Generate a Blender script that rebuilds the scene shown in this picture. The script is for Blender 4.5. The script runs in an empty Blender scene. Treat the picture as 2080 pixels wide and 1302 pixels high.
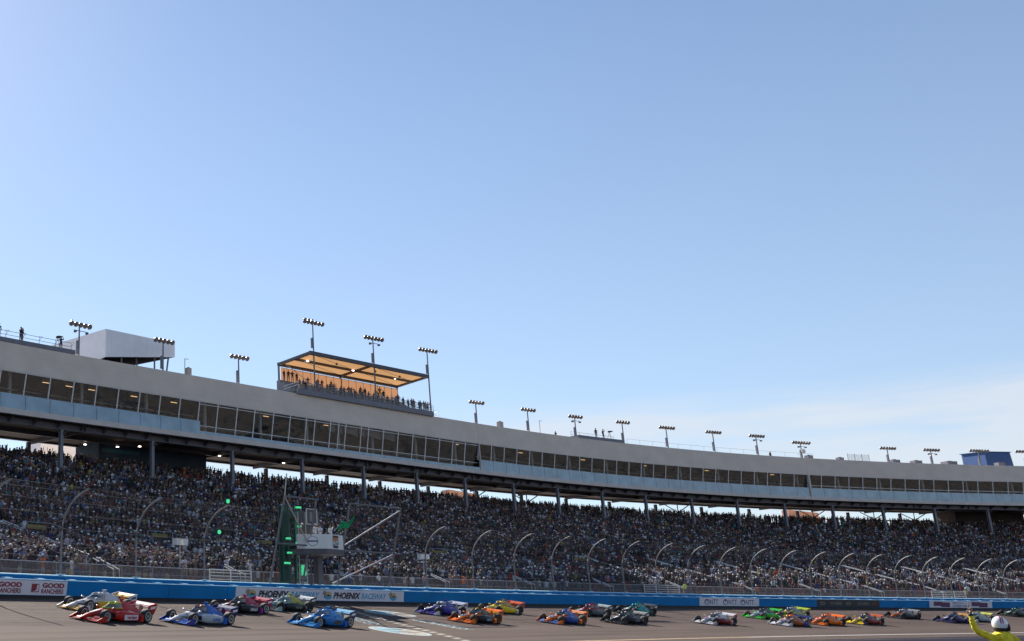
import bpy, bmesh, math, random
import numpy as np
from mathutils import Vector, Matrix
R = math.radians
random.seed(7); rng = np.random.default_rng(11)
sc = bpy.context.scene
COL = sc.collection

# ------------------------------------------------------------------ camera, sky, sun, exposure
EYE = 1.7
cam = bpy.data.cameras.new('camera'); camo = bpy.data.objects.new('camera', cam); COL.objects.link(camo)
cam.sensor_width = 36.0; cam.lens = 36.0 * 2114 / 2080
cam.shift_x = (1040 - 350) / 2080
cam.clip_start = 0.2; cam.clip_end = 9000
camo.location = (0, 0, EYE); camo.rotation_euler = (R(90 + 15.94), 0, 0)
sc.camera = camo

SUN_EL, SUN_AZ = 37.0, -23.5            # azimuth measured from +Y towards +X
world = bpy.data.worlds.new('World'); sc.world = world; world.use_nodes = True
wn, wl = world.node_tree.nodes, world.node_tree.links
wn.clear()
wout = wn.new('ShaderNodeOutputWorld'); wbg = wn.new('ShaderNodeBackground'); wsky = wn.new('ShaderNodeTexSky')
wsky.sky_type = 'NISHITA'; wsky.sun_disc = False
wsky.sun_elevation = R(SUN_EL); wsky.sun_rotation = R(SUN_AZ)
wsky.altitude = 400; wsky.air_density = 1.0; wsky.dust_density = 0.2; wsky.ozone_density = 1.8
wbg.inputs['Strength'].default_value = 0.077
def wnode(t, **kw):
    n = wn.new(t)
    for k, v in kw.items(): setattr(n, k, v)
    return n
# thin cirrus close to the horizon, drifting over the nishita sky
tc = wnode('ShaderNodeTexCoord'); sep = wnode('ShaderNodeSeparateXYZ'); wl.new(tc.outputs['Generated'], sep.inputs[0])
mp = wnode('ShaderNodeMapping'); mp.inputs['Scale'].default_value = (2.2, 2.2, 17.0); mp.inputs['Rotation'].default_value = (0, R(-6), 0)
wl.new(tc.outputs['Generated'], mp.inputs[0])
nz = wnode('ShaderNodeTexNoise'); nz.inputs['Scale'].default_value = 1.6; nz.inputs['Detail'].default_value = 7; nz.inputs['Roughness'].default_value = 0.55
wl.new(mp.outputs[0], nz.inputs['Vector'])
rmp = wnode('ShaderNodeValToRGB'); rmp.color_ramp.elements[0].position = 0.40; rmp.color_ramp.elements[1].position = 0.58
wl.new(nz.outputs['Fac'], rmp.inputs[0])
band = wnode('ShaderNodeValToRGB'); cr = band.color_ramp
cr.elements[0].position = 0.0; cr.elements[0].color = (1, 1, 1, 1); cr.elements[1].position = 0.188; cr.elements[1].color = (0, 0, 0, 1)
e = cr.elements.new(0.168); e.color = (0.8, 0.8, 0.8, 1)
wl.new(sep.outputs['Z'], band.inputs[0])
mul = wnode('ShaderNodeMath', operation='MULTIPLY'); wl.new(rmp.outputs[0], mul.inputs[0]); wl.new(band.outputs[0], mul.inputs[1])
mul2 = wnode('ShaderNodeMath', operation='MULTIPLY'); mul2.inputs[1].default_value = 0.85; wl.new(mul.outputs[0], mul2.inputs[0])
mix = wnode('ShaderNodeMix', data_type='RGBA'); wl.new(mul2.outputs[0], mix.inputs[0])
hz = wnode('ShaderNodeMapRange'); hz.inputs[1].default_value = 0.0; hz.inputs[2].default_value = 0.62; hz.inputs[3].default_value = 0.5; hz.inputs[4].default_value = 0.0
wl.new(sep.outputs['Z'], hz.inputs[0])          # pale dry haze, thickest at the horizon all the way round
hmix = wnode('ShaderNodeMix', data_type='RGBA'); wl.new(hz.outputs[0], hmix.inputs[0]); wl.new(wsky.outputs[0], hmix.inputs[6]); hmix.inputs[7].default_value = (3.5, 4.15, 5.2, 1)
wl.new(hmix.outputs[2], mix.inputs[6])
mix.inputs[7].default_value = (5.0, 5.3, 5.7, 1)
wl.new(mix.outputs[2], wbg.inputs['Color']); wl.new(wbg.outputs[0], wout.inputs['Surface'])

sl = bpy.data.lights.new('sun', 'SUN'); slo = bpy.data.objects.new('sun', sl); COL.objects.link(slo)
sl.energy = 5.0; sl.angle = R(0.5); sl.color = (1.0, 0.93, 0.84)
sd = Vector((math.sin(R(SUN_AZ)) * math.cos(R(SUN_EL)), math.cos(R(SUN_AZ)) * math.cos(R(SUN_EL)), math.sin(R(SUN_EL))))
slo.rotation_euler = sd.to_track_quat('Z', 'Y').to_euler(); slo.location = (0, 0, 80)

sc.view_settings.view_transform = 'Standard'; sc.view_settings.look = 'None'
sc.view_settings.exposure = 1.0; sc.view_settings.gamma = 1.0; sc.view_settings.use_curve_mapping = False
sc.cycles.transparent_max_bounces = 24; sc.cycles.max_bounces = 6

# ------------------------------------------------------------------ the curved plan: s runs along the outer wall, q outwards from it
SL = np.arange(-60, 320.1, 0.5)
_th = np.interp(SL, [-60, -20, 20, 60, 100, 140, 180, 220, 260], [1.03653, 1.03653, 0.85255, 0.67121, 0.56445, 0.46449, 0.37041, 0.21658, 0.03788])
TH = np.convolve(np.r_[np.full(30, _th[0]), _th, np.full(30, _th[-1])], np.ones(61) / 61, 'valid')
_dx, _dy = np.cos(TH) * .5, np.sin(TH) * .5
PX = np.r_[0, np.cumsum((_dx[1:] + _dx[:-1]) / 2)]; PY = np.r_[0, np.cumsum((_dy[1:] + _dy[:-1]) / 2)]
_i = int(np.argmin(abs(SL))); PX = PX - PX[_i] - 19.51469; PY = PY - PY[_i] + 49.84237
_D = np.interp(SL, [-60, 0, 80, 160, 260], [46.64074, 46.64074, 42.55446, 51.47315, 51.47315])
DD = np.convolve(np.r_[np.full(60, _D[0]), _D, np.full(60, _D[-1])], np.ones(121) / 121, 'valid')
def th(s): return np.interp(s, SL, TH)
def D(s): return float(np.interp(s, SL, DD))
def W(s, q, z):
    s = np.asarray(s, float); t = np.interp(s, SL, TH)
    return np.stack([np.interp(s, SL, PX) - np.sin(t) * q, np.interp(s, SL, PY) + np.cos(t) * q, np.zeros_like(s) + z], -1)
def w1(s, q, z):
    a = W(s, q, z); return (float(a[0]), float(a[1]), float(a[2]))
Z0, BANK = 2.83, 0.1317
def trackz(q): return max(0.0, Z0 + BANK * q)
def rowz(q):
    x = q - 6.5
    return 4.4 + 0.265 * x + 0.0018 * x * x if x > 0 else 4.1

# ------------------------------------------------------------------ materials
def mat(name, col=(.5, .5, .5), rough=.6, metal=0.0, spec=.5, noise=None, coat=0, emit=None, estr=0, bump=None):
    m = bpy.data.materials.new(name); m.use_nodes = True
    nt = m.node_tree; b = nt.nodes['Principled BSDF']
    b.inputs['Base Color'].default_value = (*col, 1); b.inputs['Roughness'].default_value = rough
    b.inputs['Metallic'].default_value = metal; b.inputs['Specular IOR Level'].default_value = spec
    b.inputs['Coat Weight'].default_value = coat
    if emit: b.inputs['Emission Color'].default_value = (*emit, 1); b.inputs['Emission Strength'].default_value = estr
    if noise:
        sc_, amt = noise[0], noise[1]; stretch = noise[2] if len(noise) > 2 else (1, 1, 1)
        t = nt.nodes.new('ShaderNodeTexCoord'); mpn = nt.nodes.new('ShaderNodeMapping'); mpn.inputs['Scale'].default_value = stretch
        nt.links.new(t.outputs['Object'], mpn.inputs[0])
        n = nt.nodes.new('ShaderNodeTexNoise'); n.inputs['Scale'].default_value = sc_; n.inputs['Detail'].default_value = 6
        nt.links.new(mpn.outputs[0], n.inputs['Vector'])
        mr = nt.nodes.new('ShaderNodeMapRange'); mr.inputs[1].default_value = .3; mr.inputs[2].default_value = .7
        mr.inputs[3].default_value = 1 - amt; mr.inputs[4].default_value = 1 + amt
        nt.links.new(n.outputs['Fac'], mr.inputs[0])
        vm = nt.nodes.new('ShaderNodeVectorMath'); vm.operation = 'SCALE'; vm.inputs[0].default_value = col
        nt.links.new(mr.outputs[0], vm.inputs['Scale']); nt.links.new(vm.outputs[0], b.inputs['Base Color'])
        if bump:
            bp = nt.nodes.new('ShaderNodeBump'); bp.inputs['Strength'].default_value = bump; bp.inputs['Distance'].default_value = .02
            nt.links.new(n.outputs['Fac'], bp.inputs['Height']); nt.links.new(bp.outputs[0], b.inputs['Normal'])
    return m
M = {}
def asphalt(name, col, streak):
    m = bpy.data.materials.new(name); m.use_nodes = True; nt = m.node_tree; N = nt.nodes; L = nt.links
    b = N['Principled BSDF']; b.inputs['Roughness'].default_value = .9; b.inputs['Specular IOR Level'].default_value = .08
    uv = N.new('ShaderNodeUVMap')
    def noise(scale, det, sx, sy, off=0):
        mp_ = N.new('ShaderNodeMapping'); mp_.inputs['Scale'].default_value = (sx, sy, 1); mp_.inputs['Location'].default_value = (off, off, 0)
        L.new(uv.outputs[0], mp_.inputs[0]); n = N.new('ShaderNodeTexNoise'); n.inputs['Scale'].default_value = scale; n.inputs['Detail'].default_value = det
        L.new(mp_.outputs[0], n.inputs['Vector']); return n
    def rng_(n, lo, hi, a=.3, c=.7):
        r = N.new('ShaderNodeMapRange'); r.inputs[1].default_value = a; r.inputs[2].default_value = c; r.inputs[3].default_value = lo; r.inputs[4].default_value = hi
        L.new(n.outputs['Fac'], r.inputs[0]); return r
    streaks = rng_(noise(1, 5, .012, 1.1), 1 - streak, 1 + streak * .6)     # rubbered grooves along the racing line
    blot = rng_(noise(.35, 6, .3, 1, 5), .9, 1.09)
    grain = rng_(noise(30, 3, 1, 1, 9), .86, 1.12)
    marks = rng_(noise(1, 2, .03, 2.6, 21), .55, 1.0, .31, .40)               # thin dark tyre marks
    vals = [streaks, blot, grain, marks]; cur = vals[0].outputs[0]
    for v in vals[1:]:
        q_ = N.new('ShaderNodeMath'); q_.operation = 'MULTIPLY'; L.new(cur, q_.inputs[0]); L.new(v.outputs[0], q_.inputs[1]); cur = q_.outputs[0]
    vm = N.new('ShaderNodeVectorMath'); vm.operation = 'SCALE'; vm.inputs[0].default_value = col
    L.new(cur, vm.inputs['Scale']); L.new(vm.outputs[0], b.inputs['Base Color'])
    return m
M['track'] = asphalt('track asphalt', (.104, .078, .067), .26)
M['pit'] = asphalt('pit asphalt', (.013, .013, .024), .1)
def infield():
    m = mat('infield', (.1, .1, .1), .9, 0, .05); nt = m.node_tree; N = nt.nodes; L = nt.links; b = N['Principled BSDF']
    t = N.new('ShaderNodeTexCoord'); n = N.new('ShaderNodeTexNoise'); n.inputs['Scale'].default_value = .03; n.inputs['Detail'].default_value = 3; L.new(t.outputs['Object'], n.inputs['Vector'])
    w = N.new('ShaderNodeTexWave'); w.inputs['Scale'].default_value = .02; w.inputs['Distortion'].default_value = 9; w.inputs['Detail'].default_value = 2; w.inputs['Detail Scale'].default_value = .5; L.new(t.outputs['Object'], w.inputs['Vector'])
    a = N.new('ShaderNodeMath'); a.operation = 'MULTIPLY_ADD'; a.inputs[1].default_value = .5; L.new(w.outputs['Fac'], a.inputs[0]); L.new(n.outputs['Fac'], a.inputs[2])
    r = N.new('ShaderNodeValToRGB'); c = r.color_ramp; c.interpolation = 'CONSTANT'
    for k, (p, col) in enumerate(((0, (.03, .03, .032)), (.50, (.16, .12, .095)), (.62, (.035, .035, .04)), (.68, (.30, .29, .28)), (.70, (.035, .035, .04)), (.78, (.03, .11, .13)), (.81, (.035, .035, .04)), (.88, (.26, .24, .22)), (.91, (.15, .115, .09)))):
        if k < 2: el = c.elements[k]; el.position = p
        else: el = c.elements.new(p)
        el.color = (*col, 1)
    L.new(a.outputs[0], r.inputs[0]); L.new(r.outputs[0], b.inputs['Base Color']); return m
M['ground'] = infield()
M['concrete'] = mat('concrete', (.33, .31, .29), .85, noise=(1.2, .15))
M['blue'] = mat('blue wall paint', (.002, .17, .43), .7, 0, .2, noise=(.5, .12, (1, 1, 2)))
M['cap'] = mat('pale blue cap paint', (.42, .70, .85), .3)  # blue wall paint paled: sunlight on the wall top put into the colour
M['kick'] = mat('black kick strip', (.014, .012, .016), .7)  # near-black recessed strip along the foot of the wall
M['bannerwhite'] = mat('white vinyl', (.66, .64, .70), .5, noise=(.6, .06))
M['bannerblack'] = mat('black vinyl', (.012, .011, .013), .5)
M['maroon'] = mat('maroon print', (.22, .02, .04), .5)
M['navyprint'] = mat('navy print', (.06, .07, .18), .5)
M['blackprint'] = mat('black print', (.012, .012, .02), .5)
M['cyanprint'] = mat('cyan print', (.07, .34, .52), .5)
M['goldprint'] = mat('gold print', (.50, .36, .16), .5)
M['dullgold'] = mat('dull gold sign', (.22, .16, .04), .6)
M['purpleprint'] = mat('purple print', (.10, .02, .09), .5)
M['greyprint'] = mat('grey print', (.22, .21, .22), .5)
M['orangeprint'] = mat('orange print', (.5, .16, .03), .5)
M['whiteprint'] = mat('white print', (.7, .7, .7), .5)
M['linewhite'] = mat('white road paint', (.30, .27, .245), .8, noise=(2, .15))
M['lineyellow'] = mat('worn yellow road paint', (.30, .21, .12), .8, noise=(2, .2))
M['paintcream'] = mat('cream road paint', (.32, .29, .23), .85, noise=(3, .2))
M['paintteal'] = mat('teal road paint', (.18, .30, .34), .85, noise=(3, .22))
M['paintpale'] = mat('pale road paint', (.33, .37, .37), .85, noise=(3, .2))
M['galv'] = mat('galvanised steel', (.42, .42, .43), .45, .35, noise=(4, .1))
M['postgrey'] = mat('weathered galvanised post', (.18, .18, .19), .4, .4, noise=(3, .15))
M['darksteel'] = mat('dark painted steel', (.075, .07, .085), .5, noise=(2, .15))
M['greysteel'] = mat('grey painted steel', (.17, .17, .20), .5, noise=(2, .1))
M['whitesteel'] = mat('white painted steel', (.68, .68, .66), .45)
M['parapet'] = mat('beige render', (.70, .60, .51), .8, noise=(.35, .07, (1, 1, 1.5)))
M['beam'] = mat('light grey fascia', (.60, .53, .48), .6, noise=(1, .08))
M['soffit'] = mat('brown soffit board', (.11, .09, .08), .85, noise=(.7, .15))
M['mullion'] = mat('aluminium mullion', (.78, .76, .74), .4, .1)
M['spandrel'] = mat('sky tinted panel glass', (.25, .37, .45), .12, spec=.8, noise=(.5, .2))  # pale blue base colour stands in for the reflected sky
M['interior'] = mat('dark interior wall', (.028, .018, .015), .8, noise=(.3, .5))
M['interiorteal'] = mat('teal interior wall', (.02, .10, .13), .7)
M['interiorlight'] = mat('pale column paint', (.8, .8, .78), .7)
M['blind'] = mat('grey window blind', (.42, .39, .39), .8)
M['warmlamp'] = mat('warm ceiling lamp', (.9, .7, .4), .5, emit=(1.0, .62, .30), estr=1.1)
M['coollamp'] = mat('pinkish flood lamp', (.9, .8, .8), .5, emit=(1.0, .82, .78), estr=3.5)
M['seat'] = mat('red plastic seat', (.17, .018, .02), .5, noise=(2, .3))
M['tier'] = mat('stand concrete', (.06, .057, .057), .9, noise=(1, .2))
M['lampglass'] = mat('lamp reflector', (.22, .19, .17), .45, .1)
M['lampshell'] = mat('lamp shell', (.16, .15, .17), .4, .5)
M['whitemetal'] = mat('white metal cladding', (.86, .85, .88), .5, noise=(.8, .04))
M['bluemetal'] = mat('blue metal cladding', (.012, .06, .20), .5, noise=(1, .1))
M['greenled'] = mat('green signal lamp', (.1, .8, .3), .4, emit=(.08, 1.0, .42), estr=.28)
M['greensteel'] = mat('green tinted steel', (.006, .055, .042), .4)
M['screen'] = mat('dark led screen', (.018, .02, .032), .3)
M['greenflag'] = mat('green flag cloth', (.0, .28, .10), .8)
M['black'] = mat('black plastic', (.012, .012, .014), .5)
M['tyre'] = mat('tyre rubber', (.022, .021, .022), .75)
M['carbon'] = mat('carbon fibre', (.014, .014, .016), .35, coat=.3)
M['helmetwhite'] = mat('white helmet shell', (.75, .75, .77), .22, coat=.6)
M['helmetred'] = mat('red helmet stripe', (.40, .03, .05), .3)
M['yellowsuit'] = mat('yellow fire suit', (.78, .62, .02), .75, noise=(16, .22, (1, 1, .45)), bump=.9)
M['skin'] = mat('skin', (.27, .155, .115), .6)
M['skindark'] = mat('darker skin', (.17, .09, .06), .6)
M['hairdark'] = mat('dark hair', (.02, .015, .012), .7)
M['hairbrown'] = mat('brown hair', (.10, .055, .03), .7)
M['jeans'] = mat('blue jeans', (.045, .065, .13), .8)
M['khaki'] = mat('khaki cloth', (.33, .25, .16), .8)
M['blackcloth'] = mat('black cloth', (.018, .018, .02), .8)
M['shade'] = None
def objcol(name, rough=.75):
    m = bpy.data.materials.new(name); m.use_nodes = True; nt = m.node_tree
    o = nt.nodes.new('ShaderNodeObjectInfo'); nt.links.new(o.outputs['Color'], nt.nodes['Principled BSDF'].inputs['Base Color'])
    nt.nodes['Principled BSDF'].inputs['Roughness'].default_value = rough; return m
M['shirt'] = objcol('shirt cloth'); M['capcloth'] = objcol('cap cloth')
def attrcol(name):
    m = bpy.data.materials.new(name); m.use_nodes = True; nt = m.node_tree
    a = nt.nodes.new('ShaderNodeAttribute'); a.attribute_name = 'cloth'; nt.links.new(a.outputs['Color'], nt.nodes['Principled BSDF'].inputs['Base Color'])
    nt.nodes['Principled BSDF'].inputs['Roughness'].default_value = .75; return m
M['crowd'] = attrcol('crowd cloth')
def glass(name, tint, gloss):
    m = bpy.data.materials.new(name); m.use_nodes = True; nt = m.node_tree; N = nt.nodes; L = nt.links
    N.remove(N['Principled BSDF']); out = N['Material Output']
    t = N.new('ShaderNodeBsdfTransparent'); t.inputs[0].default_value = (*tint, 1)
    g = N.new('ShaderNodeBsdfGlossy'); g.inputs['Roughness'].default_value = .02; g.inputs['Color'].default_value = (.9, .95, 1, 1)
    fr = N.new('ShaderNodeValue'); fr.outputs[0].default_value = gloss
    tcn = N.new('ShaderNodeTexCoord'); nz_ = N.new('ShaderNodeTexNoise'); nz_.inputs['Scale'].default_value = .4; nz_.inputs['Detail'].default_value = 1
    L.new(tcn.outputs['Object'], nz_.inputs['Vector'])
    bp = N.new('ShaderNodeBump'); bp.inputs['Strength'].default_value = .5; bp.inputs['Distance'].default_value = .10; L.new(nz_.outputs['Fac'], bp.inputs['Height'])
    L.new(bp.outputs[0], g.inputs['Normal'])
    mx = N.new('ShaderNodeMixShader'); L.new(fr.outputs[0], mx.inputs[0]); L.new(t.outputs[0], mx.inputs[1]); L.new(g.outputs[0], mx.inputs[2]); L.new(mx.outputs[0], out.inputs[0])
    return m
M['pane'] = glass('tinted window glass', (.52, .54, .53), .12)
M['visor'] = glass('screen glass', (.45, .5, .52), .12)
def mesh_mat(name, pitch, wire, col):
    m = bpy.data.materials.new(name); m.use_nodes = True; nt = m.node_tree; N = nt.nodes; L = nt.links
    b = N['Principled BSDF']; out = N['Material Output']; b.inputs['Base Color'].default_value = (*col, 1); b.inputs['Roughness'].default_value = .5; b.inputs['Metallic'].default_value = .2
    uv = N.new('ShaderNodeUVMap'); sp = N.new('ShaderNodeSeparateXYZ'); L.new(uv.outputs[0], sp.inputs[0])
    hit = None
    for ax in (0, 1):
        d = N.new('ShaderNodeMath'); d.operation = 'DIVIDE'; d.inputs[1].default_value = pitch; L.new(sp.outputs[ax], d.inputs[0])
        fr = N.new('ShaderNodeMath'); fr.operation = 'FRACT'; L.new(d.outputs[0], fr.inputs[0])
        lt = N.new('ShaderNodeMath'); lt.operation = 'LESS_THAN'; lt.inputs[1].default_value = wire; L.new(fr.outputs[0], lt.inputs[0])
        if hit is None: hit = lt
        else:
            mxx = N.new('ShaderNodeMath'); mxx.operation = 'MAXIMUM'; L.new(hit.outputs[0], mxx.inputs[0]); L.new(lt.outputs[0], mxx.inputs[1]); hit = mxx
    t = N.new('ShaderNodeBsdfTransparent'); mx = N.new('ShaderNodeMixShader')
    L.new(hit.outputs[0], mx.inputs[0]); L.new(t.outputs[0], mx.inputs[1]); L.new(b.outputs[0], mx.inputs[2]); L.new(mx.outputs[0], out.inputs[0])
    return m
M['wire'] = mesh_mat('catch fence wire', .06, .075, (.07, .07, .075))
M['chain'] = mesh_mat('chain link', .05, .16, (.20, .195, .19))
def canopy_mat(c1=(.60, .37, .18, 1), c2=(.58, .33, .15, 1)):
    m = bpy.data.materials.new('orange canopy fabric'); m.use_nodes = True; nt = m.node_tree; N = nt.nodes; L = nt.links
    N.remove(N['Principled BSDF']); d = N.new('ShaderNodeBsdfDiffuse'); d.inputs[0].default_value = c1
    t = N.new('ShaderNodeBsdfTranslucent'); t.inputs[0].default_value = c2; mx = N.new('ShaderNodeMixShader'); mx.inputs[0].default_value = .45
    L.new(d.outputs[0], mx.inputs[1]); L.new(t.outputs[0], mx.inputs[2]); L.new(mx.outputs[0], N['Material Output'].inputs[0]); return m
M['canopy'] = canopy_mat()

# ------------------------------------------------------------------ mesh helpers
class MB:
    def __init__(s): s.v = []; s.f = []; s.m = []; s.uv = None
    def add(s, vs, fs, mi=0):
        o = len(s.v); s.v += [tuple(map(float, v)) for v in vs]; s.f += [tuple(i + o for i in f) for f in fs]; s.m += [mi] * len(fs); return s
    def box(s, c, d, M4=None, mi=0):
        x, y, z = d[0] / 2, d[1] / 2, d[2] / 2
        vs = [Vector((c[0] + a * x, c[1] + b * y, c[2] + e * z)) for a in (-1, 1) for b in (-1, 1) for e in (-1, 1)]
        if M4 is not None: vs = [M4 @ v for v in vs]
        return s.add(vs, [(0, 1, 3, 2), (4, 6, 7, 5), (0, 4, 5, 1), (2, 3, 7, 6), (0, 2, 6, 4), (1, 5, 7, 3)], mi)
    def hexa(s, p8, mi=0):        # bottom 4 then top 4
        return s.add(p8, [(3, 2, 1, 0), (4, 5, 6, 7), (0, 1, 5, 4), (1, 2, 6, 5), (2, 3, 7, 6), (3, 0, 4, 7)], mi)
    def tube(s, pts, r, n=6, mi=0, cap=True):
        pts = [Vector(p) for p in pts]; rings = []
        rr = r if isinstance(r, (list, tuple)) else [r] * len(pts)
        for i, p in enumerate(pts):
            d = (pts[min(i + 1, len(pts) - 1)] - pts[max(i - 1, 0)]).normalized()
            u = d.cross(Vector((0, 0, 1)) if abs(d.z) < .95 else Vector((1, 0, 0))).normalized(); w = d.cross(u)
            rings.append([p + (u * math.cos(2 * math.pi * k / n) + w * math.sin(2 * math.pi * k / n)) * rr[i] for k in range(n)])
        return s.loft(rings, mi, cap)
    def loft(s, rings, mi=0, cap=True):
        n = len(rings[0]); vs = [v for r in rings for v in r]; fs = []
        for i in range(len(rings) - 1):
            for k in range(n): fs.append((i * n + k, i * n + (k + 1) % n, (i + 1) * n + (k + 1) % n, (i + 1) * n + k))
        if cap: fs += [tuple(range(n - 1, -1, -1)), tuple(range((len(rings) - 1) * n, len(rings) * n))]
        return s.add(vs, fs, mi)
    def lathe(s, prof, c, axis='y', n=14, mi=0, cap=True):   # prof: (r, t)
        rings = []
        for r, t in prof:
            ring = []
            for k in range(n):
                a = 2 * math.pi * k / n
                if axis == 'y': ring.append((c[0] + r * math.cos(a), c[1] + t, c[2] + r * math.sin(a)))
                elif axis == 'z': ring.append((c[0] + r * math.cos(a), c[1] + r * math.sin(a), c[2] + t))
                else: ring.append((c[0] + t, c[1] + r * math.cos(a), c[2] + r * math.sin(a)))
            rings.append(ring)
        return s.loft(rings, mi, cap)
    def ball(s, c, r, n=10, k=6, mi=0):
        r = r if isinstance(r, (tuple, list)) else (r, r, r); rings = []
        for i in range(k + 1):
            a = max(.05, min(math.pi - .05, math.pi * i / k))
            rings.append([(c[0] + r[0] * math.sin(a) * math.cos(2 * math.pi * j / n), c[1] + r[1] * math.sin(a) * math.sin(2 * math.pi * j / n), c[2] - r[2] * math.cos(math.pi * i / k)) for j in range(n)])
        return s.loft(rings, mi)
    def mesh(s, name, mats, smooth=False):
        me = bpy.data.meshes.new(name); me.from_pydata(s.v, [], s.f)
        for m in (mats if isinstance(mats, (list, tuple)) else [mats]): me.materials.append(m)
        if any(s.m): me.polygons.foreach_set('material_index', s.m)
        if s.uv is not None:
            ul = me.uv_layers.new(name='UVMap'); arr = np.array(s.uv, np.float32); li = np.zeros(len(me.loops), np.int32); me.loops.foreach_get('vertex_index', li)
            ul.data.foreach_set('uv', arr[li].ravel())
        bm = bmesh.new(); bm.from_mesh(me); bmesh.ops.recalc_face_normals(bm, faces=bm.faces); bm.to_mesh(me); bm.free()
        if smooth:
            me.polygons.foreach_set('use_smooth', [True] * len(me.polygons))
            if hasattr(me, 'set_sharp_from_angle'): me.set_sharp_from_angle(angle=R(38))
        me.update(); return me
    def build(s, name, mats, parent=None, smooth=False, loc=None):
        return link(name, s.mesh(name, mats, smooth), parent, loc)
def link(name, me, parent=None, loc=None):
    o = bpy.data.objects.new(name, me); COL.objects.link(o)
    if parent is not None: o.parent = parent
    if loc is not None: o.location = loc
    return o
def tag(o, label=None, cat=None, group=None, kind=None):
    if label: o['label'] = label
    if cat: o['category'] = cat
    if group: o['group'] = group
    if kind: o['kind'] = kind
    return o
def thing(name, label, cat, loc=(0, 0, 0), rz=0, group=None):
    o = bpy.data.objects.new(name, None); COL.objects.link(o); o.location = loc; o.rotation_euler = (0, 0, rz); o.empty_display_size = .2
    return tag(o, label, cat, group)
def copy_tree(o, parent=None):
    c = o.copy(); COL.objects.link(c); c.parent = parent
    for ch in list(o.children): copy_tree(ch, c)
    return c
def sweep(prof, s0, s1, ds=2.0, closed=False, cap=True, mi=0, mb=None, rel=False):
    """A profile of (q, z) points carried along the curved plan; rel measures q from the suite facade."""
    mb = mb or MB(); n = max(1, int(math.ceil((s1 - s0) / ds))); S = np.linspace(s0, s1, n + 1); rings = []
    for s in S:
        d = D(s) if rel else 0
        rings.append([w1(s, q + d, z) for q, z in prof])
    k = len(prof); vs = [v for r in rings for v in r]; fs = []
    for i in range(n):
        for j in range(k if closed else k - 1): fs.append((i * k + j, i * k + (j + 1) % k, (i + 1) * k + (j + 1) % k, (i + 1) * k + j))
    if closed and cap: fs += [tuple(range(k)), tuple(range(n * k, n * k + k))]
    mb.add(vs, fs, mi)
    if not closed:
        acc = [0.0]
        for a, b in zip(prof[:-1], prof[1:]): acc.append(acc[-1] + math.hypot(b[0] - a[0], b[1] - a[1]))
        u = [(float(s), acc[j]) for s in S for j in range(k)]
        mb.uv = (mb.uv or []) + u if mb.uv is not None or len(mb.v) == len(u) else mb.uv
    return mb
def rect(q0, q1, z0, z1): return [(q0, z0), (q1, z0), (q1, z1), (q0, z1)]
def frame(s, q, z, face=-1):
    """Matrix at a place on the plan: local x along s, local y outwards (away from the track), z up."""
    t = float(th(s)); m = Matrix.Rotation(t, 4, 'Z'); m.translation = w1(s, q, z); return m

# ---- flat lettering and outlines, mapped onto any surface by a function (x, y) -> point
_tc = {}
def text2d(body, shear=0.0, bold=0.0):
    key = (body, shear, bold)
    if key not in _tc:
        cu = bpy.data.curves.new('letters', 'FONT'); cu.body = body; cu.shear = shear; cu.offset = bold; cu.resolution_u = 3; cu.fill_mode = 'FRONT'
        ob = bpy.data.objects.new('letters', cu); me = bpy.data.meshes.new_from_object(ob)
        v = np.array([p.co[:2] for p in me.vertices]); f = [tuple(p.vertices) for p in me.polygons]
        bpy.data.objects.remove(ob); bpy.data.curves.remove(cu); bpy.data.meshes.remove(me)
        v = v - v.min(0); v = v / v.max(0)
        _tc[key] = (v, f)
    return _tc[key]
def letters(name, body, fn, x0, x1, y0, y1, m, parent, shear=0.0, bold=0.0):
    v, f = text2d(body, shear, bold)
    mb = MB(); mb.add([fn(x0 + (x1 - x0) * a, y0 + (y1 - y0) * b) for a, b in v], f)
    return mb.build(name, m, parent)
def poly(name, pts, fn, m, parent):
    mb = MB(); mb.add([fn(*p) for p in pts], [tuple(range(len(pts)))]); return mb.build(name, m, parent)
def circ(cx, cy, rx, ry, a0=0, a1=360, n=20): return [(cx + rx * math.cos(R(a0 + (a1 - a0) * i / n)), cy + ry * math.sin(R(a0 + (a1 - a0) * i / n))) for i in range(n + (a1 - a0 < 360))]

# ================================================================== SETTING
S0, S1 = -20.0, 300.0
g = MB(); g.add([(-3000, -3000, -.03), (3000, -3000, -.03), (3000, 4000, -.03), (-3000, 4000, -.03)], [(0, 1, 2, 3)])
tag(g.build('ground', M['ground']), kind='structure')
tag(sweep([(-21.6, .004), (-45, .004), (-75, .004)], S0 - 30, S1, 3).build('pit_road', M['pit']), kind='structure')
tag(sweep([(0.0, Z0), (-4, trackz(-4)), (-8, trackz(-8)), (-12, trackz(-12)), (-16, trackz(-16)), (-19.4, trackz(-19.4)), (-20.6, .12), (-21.8, .008)], S0 - 30, S1, 1.5).build('race_track', M['track'], smooth=True), kind='structure')
def trk(s, q, up=.006): return w1(s, q, (trackz(q) if q > -19.4 else np.interp(q, [-21.8, -20.6, -19.4], [.008, .12, trackz(-19.4)])) + up)
def stripe(name, q0, q1, s0, s1, m, up=.006):
    mb = MB(); S = np.linspace(s0, s1, int((s1 - s0) / 1.5) + 2); vs = []
    for s in S: vs += [trk(s, q0, up), trk(s, q1, up)]
    mb.add(vs, [(2 * i, 2 * i + 1, 2 * i + 3, 2 * i + 2) for i in range(len(S) - 1)])
    return tag(mb.build(name, m), kind='structure')
stripe('track_edge_line', -19.45, -19.85, 76, 290, M['linewhite'])
stripe('track_edge_line', -19.45, -19.80, 20, 76, M['lineyellow'])
mb = MB(); S = np.linspace(60, 200, 40)
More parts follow.
